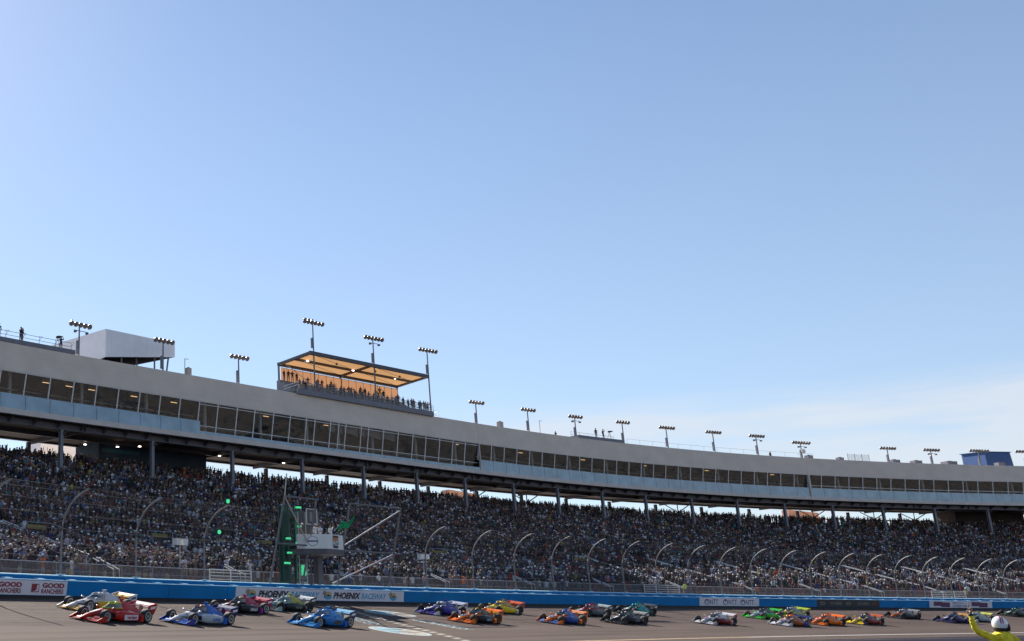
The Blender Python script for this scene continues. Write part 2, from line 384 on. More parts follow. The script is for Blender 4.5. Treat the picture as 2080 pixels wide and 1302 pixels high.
mb.add([p for s in S for q in [-22.9 - .079 * (s - 73.5)] for p in (w1(s, q, .012), w1(s, q - .22, .012))], [(2 * i, 2 * i + 1, 2 * i + 3, 2 * i + 2) for i in range(len(S) - 1)])
tag(mb.build('pit_lane_line', M['linewhite']), kind='structure')
# start and finish line (two rows of checks) and the painted emblems beside it
def fin(a, b, up=.007):          # a: metres along the line from the wall, b: metres across it
    q = -1 - a * .878; s = 46.5 - a * .479; return trk(s + b * .878, q - b * .479, up)
mb = MB()
for i in range(46):
    for j in (0, 1):
        if (i + j) % 2 == 0:
            a0 = .4 + i * .46; b0 = -.45 + j * .45
            mb.add([fin(a0, b0), fin(a0 + .46, b0), fin(a0 + .46, b0 + .45), fin(a0, b0 + .45)], [(0, 1, 2, 3)])
tag(mb.build('finish_line_marking', M['paintcream']), kind='structure')
def emblem(c0, c1, r):
    fn = lambda x, y, up=.008: trk(c0 + x, c1 - y * 1.0, up)
    root = bpy.data.objects.new('painted_track_emblem', None); COL.objects.link(root); tag(root, kind='structure')
    poly('emblem_disc', circ(0, 0, r, r, n=28), lambda x, y: fn(x, y, .008), M['paintpale'], root)
    poly('emblem_sand', [p for p in circ(0, 0, r * .86, r * .86, -15, 120, 14)] + [(-.2 * r, .1 * r)], lambda x, y: fn(x, y, .012), M['paintcream'], root)
    poly('emblem_water', [p for p in circ(0, 0, r * .86, r * .86, 150, 330, 14)], lambda x, y: fn(x, y, .012), M['paintteal'], root)
    for a in (-.35, 0, .3):
        poly('emblem_stroke', [(-.8 * r, a * r), (-.2 * r, a * r + .25), (.75 * r, a * r + .1), (.75 * r, a * r), (-.2 * r, a * r + .12)], lambda x, y: fn(x, y, .016), M['track'], root)
emblem(36.0, -14.4, 1.95); emblem(47.4, -6.0, 1.95)
pm = bpy.data.objects.new('painted_track_lettering', None); COL.objects.link(pm); tag(pm, kind='structure')
def tfn(x, y):                    # reads along the finish line, on its right hand side
    q = -9.2 - x * .98; s = 45.9 - x * .24 + y * .9; return trk(s, q - y * .1, .008)
letters('lettering', 'PHOENIX', tfn, 0, 5.2, .1, .85, M['paintteal'], pm, .2, .03)
letters('lettering', 'RACEWAY', tfn, 0, 5.2, -.85, -.1, M['paintpale'], pm, .2, .03)
def tfn2(x, y):
    q = -8.6 - x * .98; s = 39.2 - x * .5 + y * .9; return trk(s, q - y * .1, .008)
letters('lettering', 'PHOENIX', tfn2, -1.4, 3.2, .1, .85, M['paintteal'], pm, .2, .03)
letters('lettering', 'RACEWAY', tfn2, -1.4, 3.2, -.85, -.1, M['paintpale'], pm, .2, .03)
# terrace behind the wall
tag(sweep([(.9, 4.02), (6.5, 4.1)], S0 - 20, S1, 2).build('spectator_walkway', M['concrete']), kind='structure')
tag(sweep([(54.9, 2.7), (90, 2.5), (140, .5)], S0 - 30, S1, 4).build('back_terrace_ground', M['concrete']), kind='structure')

# ================================================================== SAFETY BARRIER
bar = thing('safety_barrier', 'blue outer wall of the race track with printed banners along it', 'barrier', w1(60, .3, 2.83))
def face(s, h, off=.008):         # a point on the leaning front face
    return w1(s, -.14 * (h / 1.07) - off, Z0 + h)
def inv(o): o.matrix_parent_inverse = Matrix.Translation(-Vector(o.parent.location)); return o
def addpart(mb, name, m, parent, smooth=False):
    return inv(mb.build(name, m, parent, smooth)) if parent.type == 'EMPTY' else mb.build(name, m, parent, smooth)
for i in range(52):
    a = -18 + i * 6.0
    addpart(sweep([(-.03, Z0 + .18), (-.14, 3.90), (.50, 3.985), (.50, Z0 + .18)], a + .012, a + 5.988, 1.5, closed=True), 'foam_wall_section', M['blue'], bar)
addpart(sweep(rect(.03, .48, Z0 - .05, Z0 + .18), -18, 290, 2, closed=True), 'kick_strip', M['kick'], bar)
addpart(sweep([(.60, 2.8), (.56, 4.21), (.93, 4.26), (.93, 2.8)], -18, 290, 2, closed=True), 'concrete_wall', M['blue'], bar)
addpart(sweep([(.545, 4.212), (.545, 4.25), (.94, 4.305), (.94, 4.262)], -18, 290, 2, closed=True), 'wall_cap', M['cap'], bar)
addpart(sweep([(-.145, 3.903), (-.145, 3.93), (.05, 3.955), (.05, 3.93)], -18, 290, 2, closed=True), 'foam_wall_cap', M['cap'], bar)  # thin strip, its pale colour drawing the sunlit edge line
for i in range(77):               # steel straps over the gap, their sun glint put into the pale colour
    a = -10 + i * 2.6
    addpart(MB().hexa([w1(a, .0, 3.952), w1(a + .5, .0, 3.952), w1(a + .5, .5, 4.02), w1(a, .5, 4.02), w1(a, .0, 3.99), w1(a + .5, .0, 3.99), w1(a + .5, .5, 4.06), w1(a, .5, 4.06)]), 'wall_strap', M['cap'], bar)
def banner(s0, s1, m, label):
    mb = MB(); S = np.linspace(s0, s1, int((s1 - s0) / 1.0) + 2); h0, h1 = .20, 1.04
    mb.add([p for s in S for p in (face(s, h0, .02), face(s, h1, .02))], [(2 * i, 2 * i + 1, 2 * i + 3, 2 * i + 2) for i in range(len(S) - 1)])
    o = addpart(mb, 'banner', m, bar); o['label'] = label; o['kind'] = 'thing'
    return o
bfn = lambda s, h: face(s, h, .028)
bfn2 = lambda s, h: face(s, h, .034)
def child(o, b): o.parent = b; o.matrix_parent_inverse = b.matrix_parent_inverse.copy() if False else Matrix.Identity(4); return o
b1 = banner(9.0, 20.78, M['bannerwhite'], 'white banner with dark red lettering and emblem')
for o_ in (0, -3.42, -6.84):
    x = 17.88 + o_
    poly('emblem_square', [(x, .36), (x, .85), (x + .62, .85), (x + .62, .36)], bfn, M['maroon'], b1)
    poly('emblem_inner', [(x + .45, .80), (x + .58, .80), (x + .55, .42), (x + .1, .40), (x + .40, .48)], bfn2, M['bannerwhite'], b1)
    letters('lettering', 'GOOD', bfn, x + .86, x + 2.66, .62, .92, M['maroon'], b1, 0, .06)
    letters('lettering', 'RANCHERS', bfn, x + .80, x + 2.62, .29, .57, M['maroon'], b1, .05, .035)
b2 = banner(36.86, 57.06, M['bannerwhite'], 'long white banner with black and cyan lettering')
def sun_logo(x0, w, b):
    cx = x0 + w * .62; r = w * .36
    poly('logo_sun', [(cx + r * 1.0 * math.cos(R(a)), .60 + .30 * math.sin(R(a))) for a in range(-10, 191, 12)], bfn, M['goldprint'], b)
    poly('logo_water', [(cx + r * 1.0 * math.cos(R(a)), .55 + .28 * math.sin(R(a))) for a in range(180, 361, 12)], bfn, M['cyanprint'], b)
    poly('logo_hill', [(cx - r, .55), (cx - r * .3, .62), (cx, .70), (cx + r * .3, .62), (cx + r, .56), (cx + r * .2, .54)], bfn2, M['blackprint'], b)
    for dx, h0, h1 in ((0, .40, .98), (-.16, .62, .88), (.13, .66, .92)):
        poly('logo_cactus', [(x0 + w * .2 + dx, h0), (x0 + w * .2 + dx + .07, h0), (x0 + w * .2 + dx + .07, h1), (x0 + w * .2 + dx, h1)], bfn2, M['blackprint'], b)
def sx(px): return float(np.interp(px, [476, 817], [36.86, 57.06]) - .35 * math.sin(math.pi * (px - 476) / 341))
for a, b_ in ((494, 516), (648, 668), (784, 802)): sun_logo(sx(a), sx(b_) - sx(a), b2)
for a, c in ((520, 581), (671, 727)): letters('lettering', 'PHOENIX', bfn, sx(a), sx(c), .36, .86, M['blackprint'], b2, .25, .05)
for a, c in ((584, 643), (728, 781)): letters('lettering', 'RACEWAY', bfn, sx(a), sx(c), .36, .84, M['cyanprint'], b2, .25, .03)
b3 = banner(104.1, 115.4, M['bannerwhite'], 'white banner with three repeated navy marks')
for x in (105.0, 108.5, 111.8):
    poly('logo_ring', circ(x + .45, .62, .46, .31, n=22), bfn, M['navyprint'], b3); poly('logo_ring_hole', circ(x + .45, .60, .30, .22, n=18), bfn2, M['bannerwhite'], b3)
    poly('logo_dot', circ(x + .45, .72, .11, .11, n=10), lambda s, h: face(s, h, .04), M['navyprint'], b3)
    letters('lettering', 'NTT', bfn, x + 1.02, x + 2.6, .36, .88, M['navyprint'], b3, 0, .01)
b4 = banner(126.9, 139.8, M['bannerblack'], 'black banner with grey italic lettering')
for x in (129.6, 135.2): letters('lettering', 'CUP SERIES', bfn, x, x + 2.4, .45, .78, M['greyprint'], b4, .25, .01)
for x in (127.5, 132.8, 138.2):
    poly('logo_badge', circ(x + .5, .6, .55, .17, n=14), bfn, M['greyprint'] if x < 138 else M['maroon'], b4); poly('logo_badge_hole', circ(x + .5, .6, .4, .09, n=12), bfn2, M['bannerblack'], b4)
b5 = banner(150.4, 164.0, M['bannerwhite'], 'white banner with purple blocks and navy lettering')
for x in (151.3, 159.5):
    poly('print_block', [(x, .42), (x, .95), (x + 1.9, .95), (x + 1.9, .88), (x + 3.5, .86), (x + 3.5, .28), (x + 1.6, .28), (x + 1.6, .42)], bfn, M['purpleprint'], b5)
letters('lettering', 'HEALTH +', bfn, 155.4, 158.0, .66, .92, M['navyprint'], b5, 0, .01)
letters('lettering', 'HORSEPOWER', bfn, 155.4, 158.9, .30, .56, M['navyprint'], b5, 0, .01)

# ================================================================== CATCH FENCE
fen = thing('catch_fence', 'tall catch fence of curved steel posts and wire mesh above the blue wall', 'fence', w1(60, .75, 4.3))
def fprof(u):                     # u 0..1 up the post -> (q, z)
    if u < .42: return (.75, 4.2 + u / .42 * 2.55)
    a = (u - .42) / .58 * R(78)
    return (.75 - 2.75 * (1 - math.cos(a)) * 1.1, 6.75 + 2.75 * math.sin(a) * 1.0)
posts = [-9, -2.6, 3.6, 9.3, 14.6, 21.0, 27.7, 34.5] + [61.4 + 6.0 * 0, 68.1, 74.4] + [80.4 + 5.92 * k for k in range(32)]
fr = [41.6, 45.4, 49.6, 56.2]
for s in posts:
    pts = [w1(s, *fprof(u)) for u in np.linspace(0, 1, 12)]
    addpart(MB().tube(pts, [.07] * 11 + [.055], 7), 'post', M['postgrey'], fen, True)
    addpart(MB().box((0, 0, 0), (.5, .35, .05), frame(s, .72, 4.33)), 'base_plate', M['cap'], fen)
allp = sorted(posts + fr)
for a, b in zip(allp[:-1], allp[1:]):
    if a in fr and b in fr and not (a == 41.6 or a == 49.6): continue
    mb = sweep([fprof(u) for u in np.linspace(0, 1, 9)] if not (a in fr and b in fr) else [(.75, 4.2), (-1.0, 10.7)], a + .03, b - .03, 3)
    addpart(mb, 'wire_panel', M['wire'], fen)['kind'] = 'thing'
for k, u in enumerate((.06, .2, .34, .48, .62, .76, .9, 1.0)):
    q, z = fprof(u)
    for a, b in ((-9, 41.6), (56.2, 264)):
        addpart(MB().tube([w1(s, q - .03, z) for s in np.arange(a, b + .1, 2.9)], .011, 3), 'cable', M['darksteel'], fen)

# ================================================================== WALKWAY FENCE, GATES
pf = thing('walkway_fence', 'low chain link railing along the walkway in front of the seats', 'fence', w1(60, 4.5, 4.1))
for a in np.arange(-12, 285, 3.0):
    addpart(sweep([(4.5, 4.14), (4.5, 5.28)], a + .04, a + 2.96, 3), 'chain_link_panel', M['chain'], pf)
    addpart(MB().tube([w1(a, 4.5, 4.05), w1(a, 4.5, 5.3)], .035, 5), 'fence_post', M['postgrey'], pf)
addpart(MB().tube([w1(s, 4.5, 5.31) for s in np.arange(-12, 285, 3.0)], .03, 5), 'top_rail', M['galv'], pf)
addpart(MB().tube([w1(s, 4.5, 4.7) for s in np.arange(-12, 285, 3.0)], .014, 4), 'middle_rail', M['postgrey'], pf)
def gate(s0, s1, label):
    o = thing('steel_gate', label, 'gate', w1((s0 + s1) / 2, 4.1, 4.05), group='white barred gates on the walkway')
    mb = MB(); n = int((s1 - s0) / 2.0)
    for i in range(n + 1):
        s = s0 + (s1 - s0) * i / n; inv(MB().tube([w1(s, 4.15, 4.05), w1(s, 4.15, 5.36)], .05, 5).build('gate_post', M['whitesteel'], o))
    for z in (4.35, 4.6, 4.85, 5.1, 5.33):
        inv(MB().tube([w1(s, 4.15, z) for s in np.linspace(s0, s1, 5)], .035, 5).build('gate_bar', M['whitesteel'], o))
gate(38.6, 43.2, 'white barred steel gate left of the flag stand'); gate(100.8, 107.2, 'white barred steel gate on the walkway above the three navy marks'); gate(158.6, 166.0, 'white barred steel gate above the banner with purple blocks')

# ================================================================== GRANDSTAND
gs = thing('grandstand', 'long curved concrete grandstand packed with spectators under the suites', 'grandstand', w1(100, 30, 2.7))
DQ = .85; NROW = 55
rows = [6.5 + DQ * i for i in range(NROW)]
def rq(i, s):                     # the upper rows follow the suites, whose distance varies a little
    f = min(1.0, i / 44.0); return rows[i] + f * (D(s) - 44.0)
for i in range(NROW):
    z = rowz(rows[i]); zl = rowz(rows[i - 1]) if i else 4.05
    a, b = -18 + .4 * i, 292
    n = int((b - a) / 4); S = np.linspace(a, b, n + 1); mb = MB()
    vs = [p for s in S for p in (w1(s, rq(i, s), zl - .02), w1(s, rq(i, s), z), w1(s, rq(i, s) + DQ + .01, z))]
    mb.add(vs, [f for k in range(n) for f in ((3 * k, 3 * k + 1, 3 * k + 4, 3 * k + 3), (3 * k + 1, 3 * k + 2, 3 * k + 5, 3 * k + 4))])
    addpart(mb, 'tier', M['tier'], gs)
zt = rowz(rows[-1])
for nm, prof in (('rear_wall', [(rows[-1] + DQ - 44, zt), (rows[-1] + DQ - 44, 2.4)]),):
    addpart(sweep(prof, 0, 292, 4, rel=True), nm, M['tier'], gs)
addpart(MB().add([w1(-18 + .4 * i, rq(i, -18 + .4 * i), rowz(rows[i])) for i in range(NROW)] + [w1(-18 + .4 * i, rq(i, -18 + .4 * i), 2.4) for i in range(NROW)], [(i, i + 1, NROW + i + 1, NROW + i) for i in range(NROW - 1)]), 'end_wall', M['tier'], gs)
AISLES = [4.5 + 13.4 * k for k in range(22)]
def in_aisle(s, w=.62): return any(abs(s - a) < w for a in AISLES)
mb = MB()
for i in range(0, 26):
    z = rowz(rows[i])
    for s in np.arange(2, 222, .62):
        if in_aisle(s): continue
        m = frame(s, rq(i, s) + .55, z)
        mb.box((0, .12, .62), (.48, .05, .42), m); mb.box((0, -.1, .42), (.48, .42, .06), m)
o = addpart(mb, 'seats', M['seat'], gs); o['kind'] = 'stuff'
for a in AISLES:
    for seg in ((0, 3), (4, 7), (8, 11), (13, 17)):
        for dx in (-.28, .28):
            p0, p1 = (a + dx, rows[seg[0]], rowz(rows[seg[0]])), (a + dx, rows[seg[1]], rowz(rows[seg[1]]))
            if a + dx > 235: continue
            mb = MB().tube([w1(p0[0], p0[1], p0[2] + 1.02), w1(p1[0], p1[1], p1[2] + 1.02)], .055, 5)
            for p in (p0, p1): mb.tube([w1(*p), w1(p[0], p[1], p[2] + 1.02)], .028, 4)
            addpart(mb, 'handrail', M['whitesteel'], gs)
for s in (32.6, 45.3, 57.9, 83, 108):
    r_ = 13; q = rq(r_, s); z = rowz(rows[r_])
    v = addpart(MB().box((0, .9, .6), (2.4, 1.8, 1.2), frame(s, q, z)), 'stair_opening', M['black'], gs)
    mb = MB()
    for dx in (-1.4, 1.4):
        mb.tube([w1(s + dx, q - .2, z + .2), w1(s + dx, q - .2, z + 1.75)], .03, 4)
    mb.tube([w1(s - 1.4, q - .2, z + 1.75), w1(s + 1.4, q - .2, z + 1.75)], .03, 4); mb.tube([w1(s + 1.4, q - .2, z + 1.75), w1(s + 3.4, q - 2.2, z + .6)], .03, 4)
    addpart(mb, 'opening_rail', M['galv'], gs)
    addpart(MB().box((0, -.08, 1.4), (2.0, .06, .36), frame(s, q, z)), 'section_sign', M['dullgold'], gs)

# ================================================================== SUITE BUILDING
sb = thing('suite_building', 'long curved suite building with beige parapet and a band of windows over the grandstand', 'building', w1(110, 50, 2.7))
BZ = 27.3                          # right end of the facade is a little below this in plan
E1, E2, E3, E4 = 8.0, 121.7, 196.7, 292.0
for a, b in ((E1, E2), (E2, E3), (E3, E4)):
    addpart(sweep([(0, 29.12)] + [(q_, z_) for z0_ in (29.75, 30.4, 31.05, 31.7) for q_, z_ in ((0, z0_), (.01, z0_ + .006), (.01, z0_ + .022), (0, z0_ + .028))] + [(0, 32.4), (.45, 32.4), (.45, 29.12)], a + .02, b - .02, 1.5, closed=True, rel=True), 'parapet', M['parapet'], sb)
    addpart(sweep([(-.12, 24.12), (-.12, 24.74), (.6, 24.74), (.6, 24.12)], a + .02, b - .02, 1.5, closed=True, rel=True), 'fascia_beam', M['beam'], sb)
addpart(sweep([(.46, 31.7), (14.4, 31.7), (14.4, 31.5), (.46, 31.5)], E1, E4, 3, closed=True, rel=True), 'roof_slab', M['concrete'], sb)
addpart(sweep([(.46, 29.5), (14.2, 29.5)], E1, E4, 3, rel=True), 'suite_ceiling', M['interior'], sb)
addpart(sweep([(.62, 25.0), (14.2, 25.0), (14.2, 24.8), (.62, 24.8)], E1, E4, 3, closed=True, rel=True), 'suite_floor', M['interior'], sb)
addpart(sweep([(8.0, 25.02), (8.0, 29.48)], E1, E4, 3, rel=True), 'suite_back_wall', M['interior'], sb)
addpart(sweep([(14.4, 24.0), (14.4, 31.6)], E1, E4, 3, rel=True), 'rear_wall', M['parapet'], sb)
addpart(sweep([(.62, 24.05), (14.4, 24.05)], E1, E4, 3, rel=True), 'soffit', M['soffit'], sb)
for q, zg in ((1.4, 23.3), (7.5, 23.5), (13.6, 23.75)):
    mb = sweep(rect(q - .04, q + .04, zg + .08, 24.03), E1, E4, 3, closed=True, rel=True); sweep(rect(q - .2, q + .2, zg, zg + .08), E1, E4, 3, closed=True, rel=True, mb=mb)
    addpart(mb, 'girder', M['darksteel'], sb)
for s in np.arange(10.2, 285, 2.8):
    d = D(s)
    addpart(MB().add([w1(s - .06, d + .05, 24.1), w1(s - .06, d + 1.35, 24.1), w1(s - .06, d + 1.35, 23.4), w1(s + .06, d + .05, 24.1), w1(s + .06, d + 1.35, 24.1), w1(s + .06, d + 1.35, 23.4)], [(0, 1, 2), (5, 4, 3), (0, 3, 4, 1), (1, 4, 5, 2), (2, 5, 3, 0)]), 'bracket', M['darksteel'], sb)
for s in np.arange(12.0, 285, 10.9):
    d = D(s); addpart(MB().box((0, 7.3, 23.7), (.22, 12.4, .6), frame(s, d, 0)), 'cross_beam', M['darksteel'], sb)
colS = [9, 19.9, 30.8, 41.8, 52.7, 64.3, 76.0, 87.5, 98.6, 109.1, 119.3, 130.0, 140.1, 150.4, 160.5, 171.2, 181.5, 191.8, 202, 212.5, 223, 233.5, 244, 254.5, 265, 275.5]
for s in colS:
    d = D(s)
    mb = MB().box((0, 0, 0), (.08, .42, 1.0), Matrix.Translation((0, 0, 0))); mb = MB()
    f = frame(s, d + 1.4, 0)
    mb.box((0, 0, 19.5), (.06, .40, 7.6), f); mb.box((0, -.21, 19.5), (.42, .045, 7.6), f); mb.box((0, .21, 19.5), (.42, .045, 7.6), f)
    addpart(mb, 'column', M['greysteel'], sb)
    f = frame(s + 1.6, D(s + 1.6) + 11.6, 0)
    mb = MB().box((0, 0, 20.5), (.45, .45, 5.6), f); addpart(mb, 'rear_column', M['darksteel'], sb)
    if s > 45: addpart(MB().box((.28, -.3, 22.9), (.25, .3, .3), frame(s, d + 1.4, 0)), 'loudspeaker', M['black'], sb)
# back rail behind the top row
for z in (.6, 1.1): addpart(MB().tube([w1(s, D(s) + rows[-1] + DQ - 44, zt + z) for s in np.arange(20, 285, 4.0)], .03, 4), 'back_rail', M['darksteel'], sb)
for s in np.arange(20, 285, 4.0): addpart(MB().tube([w1(s, D(s) + rows[-1] + DQ - 44, zt), w1(s, D(s) + rows[-1] + DQ - 44, zt + 1.1)], .025, 4), 'back_rail_post', M['darksteel'], sb)
# stair bays with cross braces seen under the suites
for s in (45.5, 129.5, 141.5, 176.5, 205.5, 218, 226):
    mb = MB()
    for a, b in (((0, 20.5), (5.5, 23.9)), ((0, 23.6), (5.5, 20.6)), ((0, 22), (5.5, 22)), ((2.7, 20.5), (2.7, 23.9))):
        mb.tube([w1(s + a[0], D(s) + 13.2, a[1]), w1(s + b[0], D(s) + 13.2, b[1])], .1, 4)
    addpart(mb, 'stair_brace', M['darksteel'], sb)
for s, c in ((132, 'orangeprint'), (208, 'orangeprint')):
    addpart(MB().hexa([w1(s, D(s) + 19, 2.5), w1(s + 6, D(s) + 19, 2.5), w1(s + 6, D(s) + 21, 2.5), w1(s, D(s) + 21, 2.5), w1(s, D(s) + 19, 24.4), w1(s + 6, D(s) + 19, 23.9), w1(s + 6, D(s) + 21, 24.1), w1(s, D(s) + 21, 24.4)]), 'stair_tower', mat('brick red cladding', (.38, .22, .17), .8, noise=(1, .2)), sb)
# enclosed rooms behind the top rows
def room(s0, s1, m, mfront, zt_=24.0):
    addpart(sweep([(8.5, 20.0), (8.5, zt_), (14.0, zt_), (14.0, 20.0)], s0, s1, 2, closed=True, rel=True), 'enclosed_room', m, sb)
    addpart(sweep([(8.44, 22.6), (8.44, 23.1)], s0 + .3, s0 + 5.5, 2, rel=True), 'room_panel', mfront, sb)
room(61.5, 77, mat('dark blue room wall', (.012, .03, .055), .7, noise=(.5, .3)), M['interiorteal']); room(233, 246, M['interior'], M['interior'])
for s, dq in ((63.2, 7.2), (65.0, 5.2), (76.8, 5.2), (87.2, 5.0), (59.5, 8.2)):
    addpart(MB().box((0, dq, 23.2), (.30, .22, .1), frame(s, D(s), 0)), 'flood_lamp', M['coollamp'], sb)
# windows
bays = [round(x, 2) for x in np.arange(70.2 - 2.81 * 21, 70.3, 2.81)]
bays += [73, 76, 78.8, 81.9, 84.7, 87.5, 89, 91.8, 93.3, 94.6, 97.5, 98.9, 101.8, 104.7, 107.7, 110.4, 113.3, 116.1, 118.8, 121.7]
bays += list(np.linspace(121.7, 196.7, 27)[1:]) + list(np.linspace(196.7, 290.0, 33)[1:])
for i, (a, b) in enumerate(zip(bays[:-1], bays[1:])):
    mid = (a + b) / 2; low = 70.1 < mid < 121.7; sill = 25.2 if low else 26.5; zt_ = 29.1
    def gp(s, z): return (D(s) + .08 + .185 * (29.1 - z), z)
    fr_ = MB()
    def bar_(s0, z0, s1_, z1, wv):
        d0, d1 = gp(s0, z0)[0], gp(s1_, z1)[0]
        if abs(s1_ - s0) < .01: fr_.hexa([w1(s0 - wv, d0 - .05, z0), w1(s0 + wv, d0 - .05, z0), w1(s0 + wv, d0 + .06, z0), w1(s0 - wv, d0 + .06, z0), w1(s0 - wv, d1 - .05, z1), w1(s0 + wv, d1 - .05, z1), w1(s0 + wv, d1 + .06, z1), w1(s0 - wv, d1 + .06, z1)])
        else: fr_.hexa([w1(s0, d0 - .05, z0 - wv), w1(s1_, d1 - .05, z0 - wv), w1(s1_, d1 + .06, z0 - wv), w1(s0, d0 + .06, z0 - wv), w1(s0, d0 - .05, z0 + wv), w1(s1_, d1 - .05, z0 + wv), w1(s1_, d1 + .06, z0 + wv), w1(s0, d0 + .06, z0 + wv)])
    bar_(a, sill, a, zt_, .055)
    for z, wv in ((sill + .03, .04), (zt_ - .03, .03)): bar_(a + .06, z, b - .06, z, wv)
    if low:
        for z in (26.0, 28.75): bar_(a + .06, z, b - .06, z, .032)
    if mid > 196.7: bar_(a + .06, 27.0, b - .06, 27.0, .03)
    w = addpart(fr_, 'window', M['mullion'], sb)
    MB().add([w1(a + .05, *gp(a, sill)), w1(b - .05, *gp(b, sill)), w1(b - .05, *gp(b, zt_)), w1(a + .05, *gp(a, zt_))], [(0, 1, 2, 3)]).build('pane', M['pane'], w)
    p0 = D(a) + .02; p1 = D(b) + .02
    addpart(MB().hexa([w1(a + .025, p0, 24.76), w1(b - .025, p1, 24.76), w1(b - .025, p1 + .04, 24.76), w1(a + .025, p0 + .04, 24.76), w1(a + .025, p0, sill - .02), w1(b - .025, p1, sill - .02), w1(b - .025, p1 + .04, sill - .02), w1(a + .025, p0 + .04, sill - .02)]), 'glass_panel', M['spandrel'], sb)
    if 92 < mid < 104.7: addpart(MB().add([w1(a + .1, D(a) + .75, 27.95), w1(b - .1, D(b) + .75, 27.6), w1(b - .1, D(b) + .75, 29.1), w1(a + .1, D(a) + .75, 29.1)], [(0, 1, 2, 3)]), 'blind', M['blind'], sb)
    addpart(MB().box((0, 1.25, sill + .72), (b - a - .1, .35, .05), frame(mid, D(mid), 0)), 'drink_rail', M['interiorlight'], sb)
    if i % 3 == 0: addpart(MB().box((0, 1.6, 27.25), (.32, .32, 4.4), frame(mid + .4, D(mid), 0)), 'inner_column', M['interiorlight'], sb)
    if i % 2 == 0 and mid < 72 or i % 5 == 0 and mid < 200: addpart(MB().box((0, 3.6, 29.3), (1.0, .10, .06), frame(mid, D(mid), 0)), 'ceiling_lamp', M['warmlamp'], sb)
    if i % 4 == 1: addpart(MB().box((0, 7.9, 27.2), (2.3, .1, 2.6), frame(mid, D(mid), 0)), 'wall_panel', M['interiorteal'], sb)
addpart(MB().box((0, .05, 26.6), (.36, .5, 5.0), frame(196.7, D(196.7), 0)), 'joint_cover', M['beam'], sb)
addpart(MB().box((0, .05, 26.6), (.14, .3, 5.0), frame(121.7, D(121.7), 0)), 'joint_cover', M['beam'], sb)

# ================================================================== ROOF LIGHTS
def lamp_mesh():
    mb = MB(); mb.lathe([(.08, .34), (.2, .24), (.33, .06), (.36, -.02), (.34, -.05)], (0, 0, 0), 'z', 12); return mb.mesh('lamp', M['lampshell'], True)
LAMP = lamp_mesh()
LENS = MB().lathe([(.33, -.055), (.24, -.09), (.05, -.105)], (0, 0, 0), 'z', 12).mesh('lens', M['lampglass'], True)
def light_mast(s, dq, z0, z1, nl, wid, lab, camarm=False, ball=1.5, thick=.10):
    o = thing('light_mast', lab, 'light mast', w1(s, D(s) + dq, z0), float(th(s)), group='light masts on the suite roof')
    h = z1 - z0
    MB().tube([(0, 0, 0), (0, 0, h)], [thick, thick * .75], 8).build('pole', M['greysteel'], o, True)
    MB().box((0, 0, h), (wid, .12, .12)).build('crossarm', M['greysteel'], o)
    bz = h * .42 if h < 6 else h - 3.1
    MB().box((-.22, .02, bz), (.24, .3, ball)).build('ballast_box', M['greysteel'], o)
    for k in range(nl):
        l = link('lamp', LAMP, o, ((k / (nl - 1) - .5) * wid, -.28, -.08 + h)); l.rotation_euler = (R(-58), R(random.uniform(-6, 6)), 0)
        link('lens', LENS, l)
    if camarm:
        MB().box((.15, 0, h - .75), (1.9, .07, .07)).build('camera_arm', M['darksteel'], o)
        for x in (-.7, 1.05): MB().box((x, -.15, h - .95), (.2, .42, .24)).tube([(x, 0, h - .76), (x, -.1, h - .92)], .05, 5).build('small_camera', M['darksteel'], o)
    return o
T = [(42.6, 36.7, 5), (54.5, 36.65, 5, 1), (65.7, 36.72, 5), (77.2, 36.45, 5), (89.0, 43.35, 6), (100.4, 43.0, 6, 1), (111.6, 43.0, 6), (123.0, 36.3, 5), (134.8, 36.5, 5), (145.8, 36.5, 5, 1), (157.0, 36.6, 5), (167.4, 36.5, 6), (178.2, 36.5, 6), (187.9, 36.45, 6, 1), (197.4, 35.7, 7, 1), (215.7, 35.5, 6), (224.6, 35.5, 6, 1), (234.1, 35.65, 7), (243.0, 35.7, 7)]
where = ['cut off by the left picture edge', 'beside the left camera platform, small cameras under its lamps', 'in front of the raised white box', 'standing alone between white box and canopied terrace',
         'tall, at the left end of the orange canopy', 'tall, through the middle of the orange canopy', 'tall, at the right end of the orange canopy', 'first one right of the canopied terrace',
         'second one right of the canopied terrace', 'at the left end of the middle camera platform', 'at the right end of the middle camera platform', 'first one right of the middle camera platform', 'second one right of the middle camera platform',
         'just left of the lone man on the roof', 'with a round white dish on its pole', 'first one right of the wire cage', 'left of the blue roof building, second from the cage', 'in front of the blue roof building', 'right of the blue roof building at the picture edge']
for t, wh in zip(T, where):
    s, z1, nl = t[:3]; tall = z1 > 40
    m = light_mast(s, -.15 if tall else 1.3, 32.45 if tall else 31.7, z1, nl, .66 * (nl - 1) + .1, 'roof light mast ' + wh, len(t) > 3, 1.5 if tall else 1.7, .12)
    if abs(s - 197.4) < .1: MB().lathe([(.05, .1), (.45, 0), (.5, -.12)], (.1, -.3, 2.2), 'y', 12).build('dish', M['whitesteel'], m)

